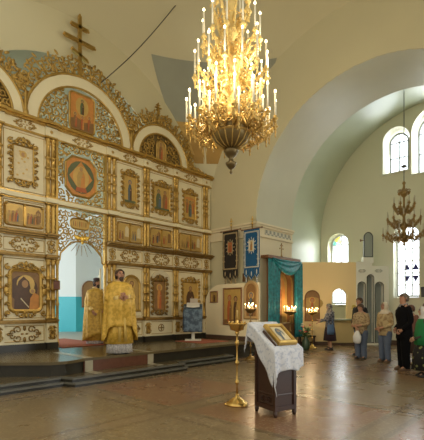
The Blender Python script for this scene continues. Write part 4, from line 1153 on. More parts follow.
# ------------------------------------------------------------------ icon case with teal curtains on the pier
FK = Frame((0, 7.78, 0), (1, 0, 0), (0, -1, 0))
kc = thing('icon_case', 'tall icon case framed by draped teal curtains on the pier', 'icon case', (11.5, 7.6, 0))
mb = MB(); slab(FK, rect(10.8, 12.3, .0, 3.05), [arch_loop(11.12, 11.98, .95, 2.25)], 0.02, .22, mb); mb.build('case', wood_b, kc)
mb = MB(); mb.fbox(FK, 10.5, 12.42, 3.05, 3.14, .0, .3); mb.build('top_shelf', wood_b, kc)
mb = MB(); mb.fbox(FK, 11.47, 11.5, 3.14, 3.62, .12, .15); mb.fbox(FK, 11.37, 11.6, 3.42, 3.45, .12, .15); mb.fbox(FK, 11.42, 11.55, 3.53, 3.555, .12, .15); mb.ball(FK(11.485, 3.17, .135), .05, 0, 8, 5); mb.build('cross', gold_d, kc)
mb = MB(); mb.flat(FK, rect(11.05, 12.05, .9, 2.75), .03, KEYS.index('ochre')); paint(mb, FK, 11.12, .95, .86, 1.7, [('e', (.5, .62, .36, .3), 'orange')]+figure(.5, .0, .88, 'brown', 'red', w=.34), .032)
mb.build('painted_panel', [PAL[k] for k in KEYS], kc, nrm=False)
mb = MB(); mb.rim(FK, arch_loop(11.13, 11.97, .96, 2.25), .05, .05, 0, .2); mb.build('frame', gold_d, kc)
teal = two_tone('teal_satin', (.004, .14, .165), (.015, .29, .33), 9., 'noise', .38, (.35, .65))
def curtain(a0, a1, b0, b1, n, ph, nm='curtain', pinch=0.):
    mb = MB(); vs = []; N, Mm = 30, 14
    for j in range(Mm+1):
        q = j/Mm
        for i in range(N+1):
            t = i/N; cc = (a0+a1)/2; wv = (a1-a0)*(1-pinch*math.sin(PI*q))
            vs.append(FK(cc+wv*(t-.5), b0+(b1-b0)*q, .3+.045*math.sin(t*n*2*PI+ph+q*1.2)))
    mb.add(vs, [(j*(N+1)+i, j*(N+1)+i+1, (j+1)*(N+1)+i+1, (j+1)*(N+1)+i) for j in range(Mm) for i in range(N)])
    o = mb.build(nm, teal, kc); o.modifiers.new('thick', 'SOLIDIFY').thickness = .008
curtain(10.46, 11.12, .45, 3.02, 4, 0); curtain(12.02, 12.5, .45, 3.0, 3, 1)
mb = MB(); vs = []
for j in range(15):
    q = j/14
    for i in range(31):
        t = i/30; sag = 4*t*(1-t)
        vs.append(FK(10.72+1.74*t, 3.06-.06*q-(.08+.38*q)*sag*(.3+.7*q), .3+.1*sag*(q**.6)+.03*math.sin(q*16+t*2)))
mb.add(vs, [(j*31+i, j*31+i+1, (j+1)*31+i+1, (j+1)*31+i) for j in range(14) for i in range(30)])
o = mb.build('swag', teal, kc); o.modifiers.new('thick', 'SOLIDIFY').thickness = .008
# flowers by the case
fl = thing('flower_vase', 'vase of red and white flowers beside the teal-curtained icon case', 'flowers', (12.3, 7.2, 0))
mb = MB(); mb.lathe([(.1, 0), (.14, .12), (.13, .3), (.07, .42), (.09, .48)], (0, 0, 0), 14); mb.build('vase', mat('green_glaze', (.05, .09, .05), .3), fl, local=True)
mb = MB(); rg = random.Random(9)
for k in range(40):
    a, r, z = rg.uniform(0, 6.3), rg.uniform(.05, .24), rg.uniform(.5, .85)
    mb.tube([(0, 0, .45), (r*math.cos(a)*.5, r*math.sin(a)*.5, (.45+z)/2+.05), (r*math.cos(a), r*math.sin(a), z)], .006, 4)
    mb.ball((r*math.cos(a)*.9, r*math.sin(a)*.9, z-.06), (.045, .03, .02), 0, 6, 4)
mb.build('leaves', mat('leaf_green', (.06, .13, .03), .6), fl, local=True)
for k in range(9):
    a, r, z = rg.uniform(0, 6.3), rg.uniform(.06, .22), rg.uniform(.62, .9); mb = MB()
    for j in range(6): mb.ball((r*math.cos(a)+.025*math.cos(j), r*math.sin(a)+.025*math.sin(j), z+.01*(j % 2)), (.022, .022, .018), 0, 6, 4)
    mb.build('flower', mat('red_petals', (.5, .04, .04), .6) if k % 3 else mat('white_petals', (.7, .66, .55), .6), fl, local=True)

# ------------------------------------------------------------------ yellow and white partition across the transept corner
u = V((.687, -.7266, 0)); nrm = V((-.7266, -.687, 0))
O = V((.7266, .687, 0))*15.8
FP = Frame(O, u, nrm)      # a = 0 on the line straight ahead
yel = mat('yellow_partition_paint', (.86, .67, .35), .5, var=.05, vscale=1.)
kp = thing('partition', 'yellow partition with an arched hatch across the far transept corner', 'partition', tuple(FP(4.4, 0, 0)))
mb = MB(); slab(FP, rect(3.23, 5.62, 0, 3.24), [arch_loop(4.66, 5.27, 1.02, 1.9), ], -.16, 0, mb); mb.build('board', yel, kp)
mb = MB(); slab(FP, arch_loop(4.62, 5.31, .98, 1.9), [arch_loop(4.67, 5.26, 1.04, 1.9)], 0, .03, mb); mb.build('hatch_trim', yel, kp)
mb = MB(); mb.fbox(FP, 3.23, 5.62, 0, .14, 0, .02); mb.build('skirting', MATS['dark_brown_skirting'], kp)
mb = MB(); mb.fbox(FP, 4.6, 5.62, .98, 1.03, -.2, .3); mb.fbox(FP, 4.66, 5.5, .1, .98, .02, .06, 1); mb.build('counter', [mat('pale_green_counter', (.36, .42, .28), .5), mat('ochre_counter_front', (.52, .42, .2), .6)], kp)
wp = thing('white_arcade', 'white arcaded screen with dark arched niches joined to the yellow partition', 'screen', tuple(FP(6.2, 0, 0)))
niche_m = mat('niche_grey', (.34, .38, .35), .45); dark_e = mat('dark_edge', (.05, .055, .05), .5)
mb = MB()
slab(FP, [(5.62, 0), (6.9, 0), (6.9, 3.08), (6.25, 3.1), (6.25, 3.22), (5.62, 3.26)], [arch_loop(5.68, 6.0, .1, 2.32), arch_loop(6.04, 6.32, .1, 2.62), arch_loop(6.36, 6.7, .1, 2.3)], -.3, 0, mb)
mb.build('arcade_front', mat('arcade_white', (.82, .82, .74), .45), wp)
for a0, a1, s in ((5.68, 6.0, 2.32), (6.04, 6.32, 2.62), (6.36, 6.7, 2.3)):
    mb = MB(); mb.flat(FP, arch_loop(a0, a1, .1, s), -.28); mb.build('niche_back', niche_m, wp)
    mb = MB(); lp = arch_loop(a0+.02, a1-.02, .12, s); mb.rim(FP, lp, .025, .02); mb.build('niche_edge', dark_e, wp)
mb = MB(); mb.fbox(FP, 5.9, 6.3, 3.2, 3.44, -.2, .02); mb.build('plinth_block', mat('arcade_white', (.82, .82, .74), .45), wp)
mb = MB(); slab(FP, arch_loop(5.93, 6.27, 3.44, 4.2, rise=.2), [], -.1, .0, mb); mb.build('arched_top_panel', niche_m, wp)
mb = MB(); mb.rim(FP, arch_loop(5.95, 6.25, 3.46, 4.2, rise=.18), .035, .03); mb.build('arched_top_edge', dark_e, wp)
mb = MB(); mb.fbox(FP, 5.82, 5.93, 4.08, 4.11, -.08, -.04); mb.ball(FP(5.82, 4.095, -.06), (.035, .035, .06), 0, 6, 4); mb.build('bracket', wood_b, wp)
for a in (5.75, 6.4):
    mb = MB(); scroll_motif(mb, FP, a+.1, 2.9, .3, .14, .01, .01); mb.build('carved_ornament', mat('grey_relief', (.5, .52, .46), .6), wp)
icon('icon', 'arch-topped icon of a haloed figure on the yellow partition behind the lit candle stand', FP, 3.66, 4.16, .98, 2.1, [('e', (.5, .58, .38, .22), 'ochre')]+figure(.5, .0, .8, 'brown', 'red', w=.34), 'arch', 'brown', wood_b, seed=81, rim_w=.05)
bl = thing('low_bench', 'low dark bench against the foot of the yellow partition', 'bench', tuple(FP(3.42, 0, .2)))
mb = MB(); mb.fbox(FP, 3.3, 3.95, .34, .4, .1, .42); mb.build('seat', wood_d, bl)
for a in (3.36, 3.89):
    mb = MB(); mb.fbox(FP, a-.03, a+.03, 0, .34, .12, .4); mb.build('leg', wood_d, bl)
# small framed picture on the south wall, right edge
pc = thing('picture', 'small dark framed picture on the south wall beside the tall window', 'picture', (16.47, 4.62, 1.95))
mb = MB(); mb.fbox(PW, -4.75, -4.45, 1.86, 2.24, .005, .03, 0); mb.rim(PW, rect(-4.72, -4.48, 1.89, 2.21), .03, .03, 1, .02); mb.build('frame', [mat('dark_grey_print', (.07, .07, .08), .4), mat('black_frame', (.02, .02, .02), .4)], pc)
# dark tilted stand near the counter
ms = thing('music_stand', 'wooden post stand with a dark tilted board and yellow flowers by the partition counter', 'stand', tuple(FP(5.45, 0, .9)), math.atan2(u.y, u.x))
mb = MB(); mb.lathe([(.14, 0), (.14, .03), (.03, .06), (.025, 1.3)], (0, 0, 0), 10); mb.build('post', mat('light_wood', (.45, .28, .11), .5), ms, local=True)
mb = MB(); mb.add([(-.2, -.1, 1.22), (.2, -.1, 1.22), (.2, .1, 1.5), (-.2, .1, 1.5), (-.2, -.08, 1.2), (.2, -.08, 1.2), (.2, .12, 1.48), (-.2, .12, 1.48)], [(0,1,2,3),(4,5,6,7),(0,1,5,4),(1,2,6,5),(2,3,7,6),(3,0,4,7)], 0, False); mb.build('board', wood_d, ms, local=True)
mb = MB(); rg = random.Random(3)
for k in range(10): mb.ball((-.2+rg.uniform(-.07, .07), rg.uniform(-.08, .08), 1.46+rg.uniform(-.06, .1)), (.035, .035, .03), 0, 6, 4)
mb.build('flowers', mat('yellow_petals', (.6, .45, .1), .6), ms, local=True)

# ------------------------------------------------------------------ altar room furnishings
FB = Frame((0, 15.98, 0), (1, 0, 0), (0, -1, 0))
FA = Frame((0, 17.58, 0), (1, 0, 0), (0, -1, 0))
ap = thing('arched_panel', 'round-topped brown panel on the far altar wall behind the deacon', 'panel', tuple(FB(9.1, 1.5, 0)))
mb = MB(); slab(FB, arch_loop(8.78, 9.5, 1.5, 2.25), [], 0, .05, mb); mb.build('board', mat('tan_leather', (.36, .19, .07), .6), ap)
mb = MB(); mb.rim(FB, arch_loop(8.80, 9.48, 1.52, 2.25), .05, .03, 0, .045); mb.build('frame', wood_b, ap)
icon('icon', 'small framed picture on the pale altar room wall seen through the open doorway', FA, 6.3, 6.8, 2.3, 3.2, figure(.5, .02, .92, 'blue', 'green', w=.5), 'plain', 'pale', gold, seed=91)
# ------------------------------------------------------------------ people
def skin_body(name, h, J, root, mats, head_yaw=0., head_pitch=0., beard=False):
    """one continuous body grown from a jointed skeleton, with face, ears and fingers in the same mesh"""
    vs, es, rs = [], [], []
    def v(p, r): vs.append(tuple(c*h for c in p)); rs.append(r*h); return len(vs)-1
    def e(a, b): es.append((a, b))
    pel = v((0, 0, .52), .075); wa = v((.0, 0, .60), .07); che = v((.005, 0, .71), .082); nb = v((0, 0, .805), .045); e(pel, wa); e(wa, che); e(che, nb)
    hx, hz = J.get('head', (.012, 0))[0], 0
    nk = v((.006+hx*.3, 0, .845), .033); e(nb, nk)
    jaw = v((.012+hx, 0, .875), .038); e(nk, jaw); mid = v((.008+hx, 0, .925), .05); e(jaw, mid); top = v((.0+hx, 0, .968), .036); e(mid, top)
    for s, k in ((1, 'l'), (-1, 'r')):
        sh = v((0, s*.105, .79), .036); e(nb, sh)
        el = v(J['elbow_'+k], .027); e(sh, el); wr = v(J['wrist_'+k], .018); e(el, wr)
        d = (V(J['wrist_'+k])-V(J['elbow_'+k])).normalized(); pm = V(J['wrist_'+k])+d*.045
        pa = v(tuple(pm), .02); e(wr, pa)
        hp = v((0, s*.05, .495), .06); e(pel, hp)
        kn = v(J.get('knee_'+k, (.012, s*.055, .28)), .038); e(hp, kn); an = v(J.get('ankle_'+k, (-.005, s*.058, .045)), .025); e(kn, an)
        A = V(J.get('ankle_'+k, (-.005, s*.058, .045)))
        to = v((A.x+.085, A.y+s*.012, .022), .02); e(an, to)
    me = bpy.data.meshes.new(name); me.from_pydata(vs, es, [])
    tmp = bpy.data.objects.new('tmp', me); COL.objects.link(tmp)
    md = tmp.modifiers.new('s', 'SKIN'); md.use_smooth_shade = True
    for i, d in enumerate(me.skin_vertices[0].data):
        d.radius = (rs[i], rs[i]); d.use_root = (i == 0)
    ss = tmp.modifiers.new('u', 'SUBSURF'); ss.levels = 1; ss.render_levels = 1
    dg = bpy.context.evaluated_depsgraph_get()
    ev = bpy.data.meshes.new_from_object(tmp.evaluated_get(dg))
    mb = MB(); mb.add([q.co.copy() for q in ev.vertices], [tuple(p.vertices) for p in ev.polygons], 0)
    bpy.data.objects.remove(tmp); bpy.data.meshes.remove(me); bpy.data.meshes.remove(ev)
    # fingers and thumb
    for s, k in ((1, 'l'), (-1, 'r')):
        E, W = V(J['elbow_'+k]), V(J['wrist_'+k]); d = (W-E).normalized()
        side = J.get('palm_'+k); side = V(side).normalized() if side else d.cross(V((0, s, 0))).normalized()   # palm normal
        across = d.cross(side).normalized(); base = W+d*.05
        for q, (o, ln) in enumerate(((-.017, .034), (-.006, .041), (.006, .038), (.016, .029))):
            b = base+across*o
            mb.tube([b*h, (b+d*ln*.45+side*.003)*h, (b+d*ln*.75+side*.014)*h, (b+d*ln*.8+side*.027)*h], [.0062*h, .0058*h, .0052*h, .004*h], 6)
        t0 = W+d*.018+across*(-.017 if s > 0 else -.017)
        mb.tube([t0*h, (t0-across*.014+d*.018+side*.006)*h, (t0-across*.012+d*.034+side*.014)*h], [.0075*h, .0065*h, .0045*h], 6)
    # face
    R = Matrix.Rotation(head_yaw, 3, 'Z') @ Matrix.Rotation(-head_pitch, 3, 'Y'); piv = V((hx, 0, .86))
    n0 = len(mb.v)
    def hp(p): return (piv+R @ (V(p)-piv))*h
    # turn the head vertices themselves
    for i in range(n0):
        q = mb.v[i]/h
        if q.z > .84 and abs(q.y) < .07:
            f = min(1, (q.z-.84)/.04); t = piv+R @ (q-piv); mb.v[i] = (q*(1-f)+t*f)*h
    HX = hx+.05
    mb.ball(hp((HX+.004, 0, .918)), (.011*h, .009*h, .016*h)); mb.ball(hp((HX+.008, 0, .909)), .009*h)
    for s in (-1, 1):
        mb.ball(hp((HX-.006, s*.019, .931)), (.006*h, .009*h, .005*h), 1, 7, 5); mb.ball(hp((hx+.005, s*.05, .918)), (.012*h, .006*h, .018*h))
        mb.ball(hp((HX-.004, s*.02, .943)), (.006*h, .013*h, .003*h), 1, 6, 4)
    mb.ball(hp((HX-.002, 0, .892)), (.006*h, .015*h, .004*h), 2, 7, 4)
    mb.ball(hp((HX-.012, 0, .874)), (.016*h, .02*h, .014*h))
    o = mb.build('body', mats, root, local=True)
    return hp, HX, hx
eye_m = mat('eye_dark', (.03, .02, .015), .4); lip_m = mat('lips', (.34, .11, .08), .5)
def limb(mb, pts, rr, mi=0, n=12): 
    P_ = [V(p) for p in pts]; out, ro = [], []
    for i in range(len(P_)-1):
        for q in range(5):
            t = q/5; out.append(P_[i].lerp(P_[i+1], t)); ro.append(rr[i]+(rr[i+1]-rr[i])*t)
    out.append(P_[-1]); ro.append(rr[-1])
    for _ in range(2):
        out = [out[0]]+[(out[i-1]+out[i]*2+out[i+1])/4 for i in range(1, len(out)-1)]+[out[-1]]
    mb.tube(out, ro, n, mi)
REST = dict(elbow_l=(-.02, .145, .62), elbow_r=(-.02, -.145, .62), wrist_l=(.05, .15, .49), wrist_r=(.05, -.15, .49))
CLASP = dict(elbow_l=(-.01, .15, .61), elbow_r=(-.01, -.15, .61), wrist_l=(.125, .045, .53), wrist_r=(.125, -.035, .545), palm_l=(-.4, -1, 0), palm_r=(-.4, 1, 0))
def hair_cap(hp, hx, h, m, root, front=.95, low=.9, puff=1., name='hair'):
    """hair over the crown and back of the head: open in front"""
    mb = MB(); vs = []; nu, nv = 18, 9
    keep = {}
    for j in range(nv+1):
        for i in range(nu):
            a = 2*PI*i/nu; fr = max(0, math.cos(a))
            zl = low+(front-low)*fr**.6
            t = j/nv; ztop = .985
            z = ztop-(ztop-zl)*t
            q = max(0, 1-((z-.925)/.062)**2) if z > .925 else 1-.25*((.925-z)/.06)**2
            r = math.sqrt(max(.0, q))*.058*puff
            vs.append(hp((hx+.002+r*math.cos(a)*1.06-.003, r*math.sin(a)*.96, z)))
    mb.add(vs, [(j*nu+i, j*nu+(i+1)%nu, (j+1)*nu+(i+1)%nu, (j+1)*nu+i) for j in range(nv) for i in range(nu)])
    o = mb.build(name, m, root, local=True); o.modifiers.new('t', 'SOLIDIFY').thickness = .006*h; return o
def headscarf(hp, hx, h, m, root, tail=.74):
    mb = MB(); nu, nv = 20, 12; vs = []
    for j in range(nv+1):
        t = j/nv
        for i in range(nu+1):
            a = math.radians(48)+math.radians(264)*i/nu if t > .3 else math.radians(48*(t/.3)**.5)+math.radians(360-96*(t/.3)**.5)*i/nu
            z = .988-(.988-.845)*t
            q = max(0, 1-((z-.925)/.066)**2) if z > .925 else 1-.5*((.925-z)/.08)**2
            r = math.sqrt(max(0, q))*.063
            vs.append(hp((hx+r*math.cos(a)*1.06, r*math.sin(a), z)))
    mb.add(vs, [(j*(nu+1)+i, j*(nu+1)+i+1, (j+1)*(nu+1)+i+1, (j+1)*(nu+1)+i) for j in range(nv) for i in range(nu)])
    # drape over neck and shoulders
    mb.loft([((hx*.5*h, 0, .87*h), .05*h, .05*h), ((0, 0, .84*h), .062*h, .075*h), ((-.01*h, 0, .80*h), .085*h, .11*h), ((-.02*h, 0, tail*h), .085*h, .11*h)], 18, 0, False)
    o = mb.build('headscarf', m, root, local=True); o.modifiers.new('t', 'SOLIDIFY').thickness = .005*h; return o
def top_garment(name, h, J, m, root, hem=.47, wid=1.,  cuff=.021, sleeve=1., mats=None, open_v=None):
    mb = MB()
    mb.loft([((0, 0, hem*h), .088*wid*h, .112*wid*h, .03, 6), ((0, 0, (hem+.06)*h), .086*wid*h, .11*wid*h, .02, 6), ((.0, 0, .60*h), .08*wid*h, .102*wid*h), ((.004*h, 0, .70*h), .09*wid*h, .118*wid*h), ((.004*h, 0, .76*h), .085*wid*h, .125*wid*h), ((0, 0, .80*h), .066*h, .105*h), ((.0, 0, .828*h), .046*h, .056*h), ((.004*h, 0, .842*h), .04*h, .042*h)], 22)
    for s, k in ((1, 'l'), (-1, 'r')):
        E, W = V(J['elbow_'+k])*h, V(J['wrist_'+k])*h
        W2 = E.lerp(W, sleeve)
        limb(mb, [V((0, s*.09, .792))*h, V((0, s*.112, .77))*h, E, W2], [.04*h, .04*h, .031*h, cuff*h*1.15])
    return mb.build(name, m, root, local=True)
def trousers(h, J, m, root, wide=1.):
    mb = MB()
    mb.loft([((0, 0, .455*h), .075*h, .095*h), ((0, 0, .50*h), .084*h, .102*h), ((0, 0, .56*h), .078*h, .098*h)], 18)
    for s, k in ((1, 'l'), (-1, 'r')):
        kn = V(J.get('knee_'+k, (.012, s*.055, .28))); an = V(J.get('ankle_'+k, (-.005, s*.058, .045)))
        limb(mb, [V((0, s*.048, .51))*h, V((0, s*.05, .46))*h, kn*h, (an+V((.005, 0, -.02)))*h], [.066*h, .066*h*wide, .048*h*wide, .041*h*wide])
    return mb.build('trousers', m, root, local=True)
def shoes(h, J, m, root):
    for s, k in ((1, 'l'), (-1, 'r')):
        A = V(J.get('ankle_'+k, (-.005, s*.058, .045))); mb = MB()
        mb.loft([((A.x*h+.03*h, A.y*h+s*.006*h, .001), .075*h, .03*h), ((A.x*h+.03*h, A.y*h+s*.006*h, .012*h), .078*h, .032*h), ((A.x*h+.024*h, A.y*h+s*.005*h, .03*h), .066*h, .029*h), ((A.x*h, A.y*h, .06*h), .033*h, .027*h)], 16)
        mb.build('shoe', m, root, local=True)
def skirt(h, m, root, hem=.2, top=.58, rx=.13, ry=.15, fold=.06, name='skirt'):
    mb = MB(); mb.loft([((0, 0, top*h), .078*h, .098*h), ((0, 0, (top-.07)*h), .09*h, .112*h, fold*.3, 9), ((0, 0, (top+hem)/2*h), (rx*.85)*h, (ry*.88)*h, fold*.7, 9), ((0, 0, hem*h), rx*h, ry*h, fold, 9)], 36)
    return mb.build(name, m, root, local=True)
def person(label, x, y, z, h, az, J, group=None):
    return thing('person', label, 'person', (x, y, z), math.radians(az), group)
bodym = [skin, eye_m, lip_m]; bodyr = [skin_r, eye_m, lip_m]
denim = mat('denim', (.10, .13, .19), .85, var=.25, vscale=8.); shoe_b = mat('black_shoe', (.02, .018, .016), .5); shoe_t = mat('brown_shoe', (.13, .075, .04), .6)
hair_br = mat('brown_hair', (.07, .04, .022), .7); hair_gr = mat('greying_hair', (.16, .13, .10), .7); hair_bl = mat('dark_hair', (.025, .016, .01), .7)
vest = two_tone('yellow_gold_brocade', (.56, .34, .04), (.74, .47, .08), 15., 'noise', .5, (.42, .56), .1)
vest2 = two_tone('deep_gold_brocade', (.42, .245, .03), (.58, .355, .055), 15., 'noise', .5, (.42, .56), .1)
braid = mat('gold_braid', (.78, .58, .22), .45, .3)
lace = two_tone('white_lace', (.62, .60, .56), (.38, .36, .36), 38., 'noise', .8)

def priest(label, x, y, z, h, az, J, hat, arms_up, hy=0., main=vest):
    r = person(label, x, y, z, h, az, J)
    hp, HX, hx = skin_body('b', h, J, r, bodyr, hy, .05)
    # white under robe, then gold robe over it
    mb = MB(); mb.loft([((0, 0, .015*h), .115*h, .15*h, .05, 11), ((0, 0, .12*h), .108*h, .142*h, .05, 11), ((0, 0, .3*h), .1*h, .13*h)], 44); mb.build('lace_hem', lace, r, local=True)
    mb = MB(); lo = .12 if arms_up else .06
    mb.loft([((0, 0, lo*h), .125*h, .16*h, .035, 11), ((0, 0, .3*h), .11*h, .142*h, .03, 11), ((0, 0, .52*h), .096*h, .125*h), ((0, 0, .72*h), .092*h, .122*h), ((0, 0, .8*h), .06*h, .1*h), ((0, 0, .835*h), .042*h, .046*h)], 44)
    for s, k in ((1, 'l'), (-1, 'r')):
        limb(mb, [V((0, s*.09, .79))*h, V(J['elbow_'+k])*h, V(J['wrist_'+k])*h], [.05*h, .045*h, .03*h])
    mb.build('robe', main, r, local=True)
    for k in ('l', 'r'):
        mb = MB(); E, W = V(J['elbow_'+k])*h, V(J['wrist_'+k])*h; mb.tube([E.lerp(W, .62), E.lerp(W, .97)], [.037*h, .033*h], 14); mb.build('cuff', braid, r, local=True)
    # chasuble: wide cape, short in front over the arms, long behind
    mb = MB(); nu, nv = 44, 16; vs = []
    for j in range(nv+1):
        t = j/nv
        for i in range(nu):
            a = 2*PI*i/nu; f = (1+math.cos(a))/2
            if arms_up: hem = .15+(.32-.15)*max(0, min(1, (f-.62)/.25))
            else: hem = .05+.1*f**4
            zt = .85
            s_ = t
            z = zt-(zt-hem)*s_
            # radius grows from the collar over the shoulders then falls
            k1 = min(1, (zt-z)/.07); sh = math.sin(k1*PI/2)
            rx = .042+(.098-.042)*sh+.055*max(0, (.8-z)/.7); ry = .046+(.155-.046)*sh+.05*max(0, (.8-z)/.7)
            if arms_up and f > .4:
                rx += .055*max(0, 1-abs(z-.6)/.2)*min(1, (f-.4)/.3)
            q = 1+.08*math.cos(9*a+z*4)*min(1, max(0, (.74-z)/.2))
            vs.append(V((rx*q*math.cos(a), ry*q*math.sin(a), z))*h)
    mb.add(vs, [(j*nu+i, j*nu+(i+1)%nu, (j+1)*nu+(i+1)%nu, (j+1)*nu+i) for j in range(nv) for i in range(nu)])
    o = mb.build('chasuble', main, r, local=True); o.modifiers.new('t', 'SOLIDIFY').thickness = .008
    mb = MB()
    mb.tube([V((.05*math.cos(2*PI*k/20), .054*math.sin(2*PI*k/20), .845-.012*math.cos(2*PI*k/20)))*h for k in range(21)], .011*h, 6)
    mb.build('collar_braid', braid, r, local=True)
    mb = MB(); mb.tube([V((.108, -.028, .52))*h, V((.13, -.031, .3))*h, V((.142, -.034, .15))*h], [.014*h, .016*h, .017*h], 6, 0, True, .3)
    mb.tube([V((.108, .028, .52))*h, V((.13, .031, .3))*h, V((.142, .034, .15))*h], [.014*h, .016*h, .017*h], 6, 0, True, .3)
    mb.tube([V((.108, -.03, .52))*h, V((.108, .03, .52))*h], .012*h, 6)
    mb.build('stole', mat('stole_gold', (.62, .42, .10), .5, .2), r, local=True)
    mb = MB(); mb.ball(hp((HX-.018, 0, .872)), (.022*h, .03*h, .026*h), 0, 10, 7); mb.ball(hp((HX-.016, 0, .848)), (.016*h, .02*h, .03*h), 0, 10, 7)
    for s in (-1, 1): mb.ball(hp((HX-.036, s*.036, .886)), (.018*h, .009*h, .02*h), 0, 8, 6)
    mb.build('beard', hair_bl if hat else hair_br, r, local=True)
    hair_cap(hp, hx, h, hair_br if not hat else hair_bl, r, .978 if not hat else .95, .87, 1.02)
    if hat:
        mb = MB(); c = hp((hx, 0, .965)); mb.loft([(c, .05*h, .05*h), (c+V((0, 0, .012*h)), .052*h, .052*h), (c+V((0, 0, .026*h)), .046*h, .046*h), (c+V((0, 0, .033*h)), .026*h, .026*h)], 18); mb.build('skull_cap', mat('dark_violet_cap', (.05, .03, .04), .7), r, local=True)
    shoes(h, J, shoe_b, r)
    return r
JP1 = dict(elbow_l=(.02, .15, .63), elbow_r=(.02, -.15, .63), wrist_l=(.15, .035, .665), wrist_r=(.145, -.03, .645), palm_l=(-.3, -1, .1), palm_r=(-.3, 1, .1))
priest('bearded priest in yellow gold chasuble, hands clasped, at the altar platform edge', 5.12, 7.66, .44, 1.90, 250, JP1, False, True, .25)
JP2 = dict(elbow_l=(-.01, .15, .62), elbow_r=(-.01, -.15, .62), wrist_l=(.1, .09, .53), wrist_r=(.1, -.09, .50), palm_l=(-.4, -1, 0), palm_r=(-.4, 1, 0))
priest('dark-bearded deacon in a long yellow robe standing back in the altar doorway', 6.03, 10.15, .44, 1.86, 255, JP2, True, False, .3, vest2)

# woman at the far candle stand
J = dict(elbow_l=(.07, .13, .64), elbow_r=(.07, -.13, .64), wrist_l=(.22, .07, .64), wrist_r=(.2, -.08, .6))
plaid = two_tone('grey_plaid', (.05, .055, .075), (.22, .22, .24), 16., 'checker', .85)
r = person('woman in a dark plaid jacket and dark skirt reaching towards the lit candle stand', 12.96, 6.65, 0, 1.62, 135, J)
hp, HX, hx = skin_body('b', 1.62, J, r, bodym, 0, -.1)
top_garment('jacket', 1.62, J, plaid, r, .46, 1.08); skirt(1.62, mat('plum_skirt', (.03, .016, .03), .85), r, .2); shoes(1.62, J, shoe_b, r)
headscarf(hp, hx, 1.62, two_tone('grey_headscarf', (.10, .085, .075), (.34, .30, .26), 20.), r, .79)
bag = thing('shoulder_bag', 'blue cloth bag hanging at the side of the woman in the plaid jacket', 'bag', tuple(WORLD[r] @ V((.06, .26, .55))), math.radians(135))
mb = MB(); mb.loft([((0, 0, 0), .11, .04), ((0, 0, .1), .13, .055), ((0, 0, .3), .11, .04), ((0, 0, .34), .1, .02)], 16); mb.build('sack', mat('blue_canvas', (.09, .16, .30), .85, var=.2), bag, local=True)
mb = MB(); mb.tube([(-.08, 0, .32), (-.07, -.03, .5), (0, -.06, .58), (.07, -.03, .5), (.08, 0, .32)], .01, 6); mb.build('strap', MATS['blue_canvas'], bag, local=True)

# man in a dark jacket behind
J = dict(CLASP)
r = person('man in a dark jacket standing behind the short-haired woman in a patterned blouse', 12.1, 5.22, 0, 1.80, 160, J)
hp, HX, hx = skin_body('b', 1.8, J, r, bodyr, -.2, .05)
top_garment('jacket', 1.8, J, mat('charcoal_jacket', (.012, .013, .015), .9), r, .45, 1.08); trousers(1.8, J, mat('dark_trousers', (.03, .03, .035), .85), r); shoes(1.8, J, shoe_b, r); hair_cap(hp, hx, 1.8, hair_br, r, .955, .89)
# short-haired woman in front of him
J = dict(elbow_l=(.0, .14, .62), elbow_r=(.0, -.14, .62), wrist_l=(.13, .03, .60), wrist_r=(.135, -.02, .56), palm_l=(-.4, -1, 0), palm_r=(-.4, 1, 0))
floral = two_tone('beige_patterned_cloth', (.42, .31, .16), (.22, .14, .07), 22., 'noise', .85, (.5, .6))
r = person('short-haired woman in a beige patterned blouse and blue jeans holding a white plastic bag', 11.28, 4.83, 0, 1.60, 175, J)
hp, HX, hx = skin_body('b', 1.6, J, r, bodyr, -.1, -.15)
top_garment('blouse', 1.6, J, floral, r, .45, 1.0, sleeve=.75); trousers(1.6, J, denim, r, 1.15); shoes(1.6, J, shoe_b, r); hair_cap(hp, hx, 1.6, hair_br, r, .95, .87, 1.06)
pb = thing('plastic_bag', 'white plastic carrier bag hanging in front of the woman in jeans', 'bag', tuple(WORLD[r] @ V((.25, .02, .46))), math.radians(175))
mb = MB(); mb.loft([((0, 0, 0), .04, .07), ((0, 0, .05), .07, .11, .08, 5), ((0, 0, .2), .075, .12, .08, 5), ((0, 0, .3), .04, .07, .1, 5), ((-.01, 0, .36), .015, .025)], 20); mb.build('sack', mat('white_polythene', (.72, .72, .68), .35, var=.1), pb, local=True)
mb = MB(); mb.tube([(-.01, -.02, .35), (-.02, -.01, .43), (-.02, .01, .43), (-.01, .02, .35)], .008, 6); mb.build('handle', MATS['white_polythene'], pb, local=True)
# woman in pale headscarf
J = dict(elbow_l=(.0, .14, .62), elbow_r=(.0, -.14, .62), wrist_l=(.13, .03, .565), wrist_r=(.135, -.02, .545), palm_l=(-.4, -1, 0), palm_r=(-.4, 1, 0))
blouse = two_tone('sand_blouse', (.50, .38, .19), (.30, .20, .09), 12., 'noise', .85, (.45, .6))
r = person('woman in a cream headscarf, sand patterned blouse and blue jeans with hands folded', 11.11, 4.1, 0, 1.63, 160, J)
hp, HX, hx = skin_body('b', 1.63, J, r, bodyr, -.2, .0)
top_garment('blouse', 1.63, J, blouse, r, .44, 1.03, sleeve=.8); trousers(1.63, J, denim, r, 1.1); shoes(1.63, J, shoe_t, r); headscarf(hp, hx, 1.63, mat('cream_headscarf', (.62, .54, .40), .8, var=.15), r, .78)
mb = MB(); 
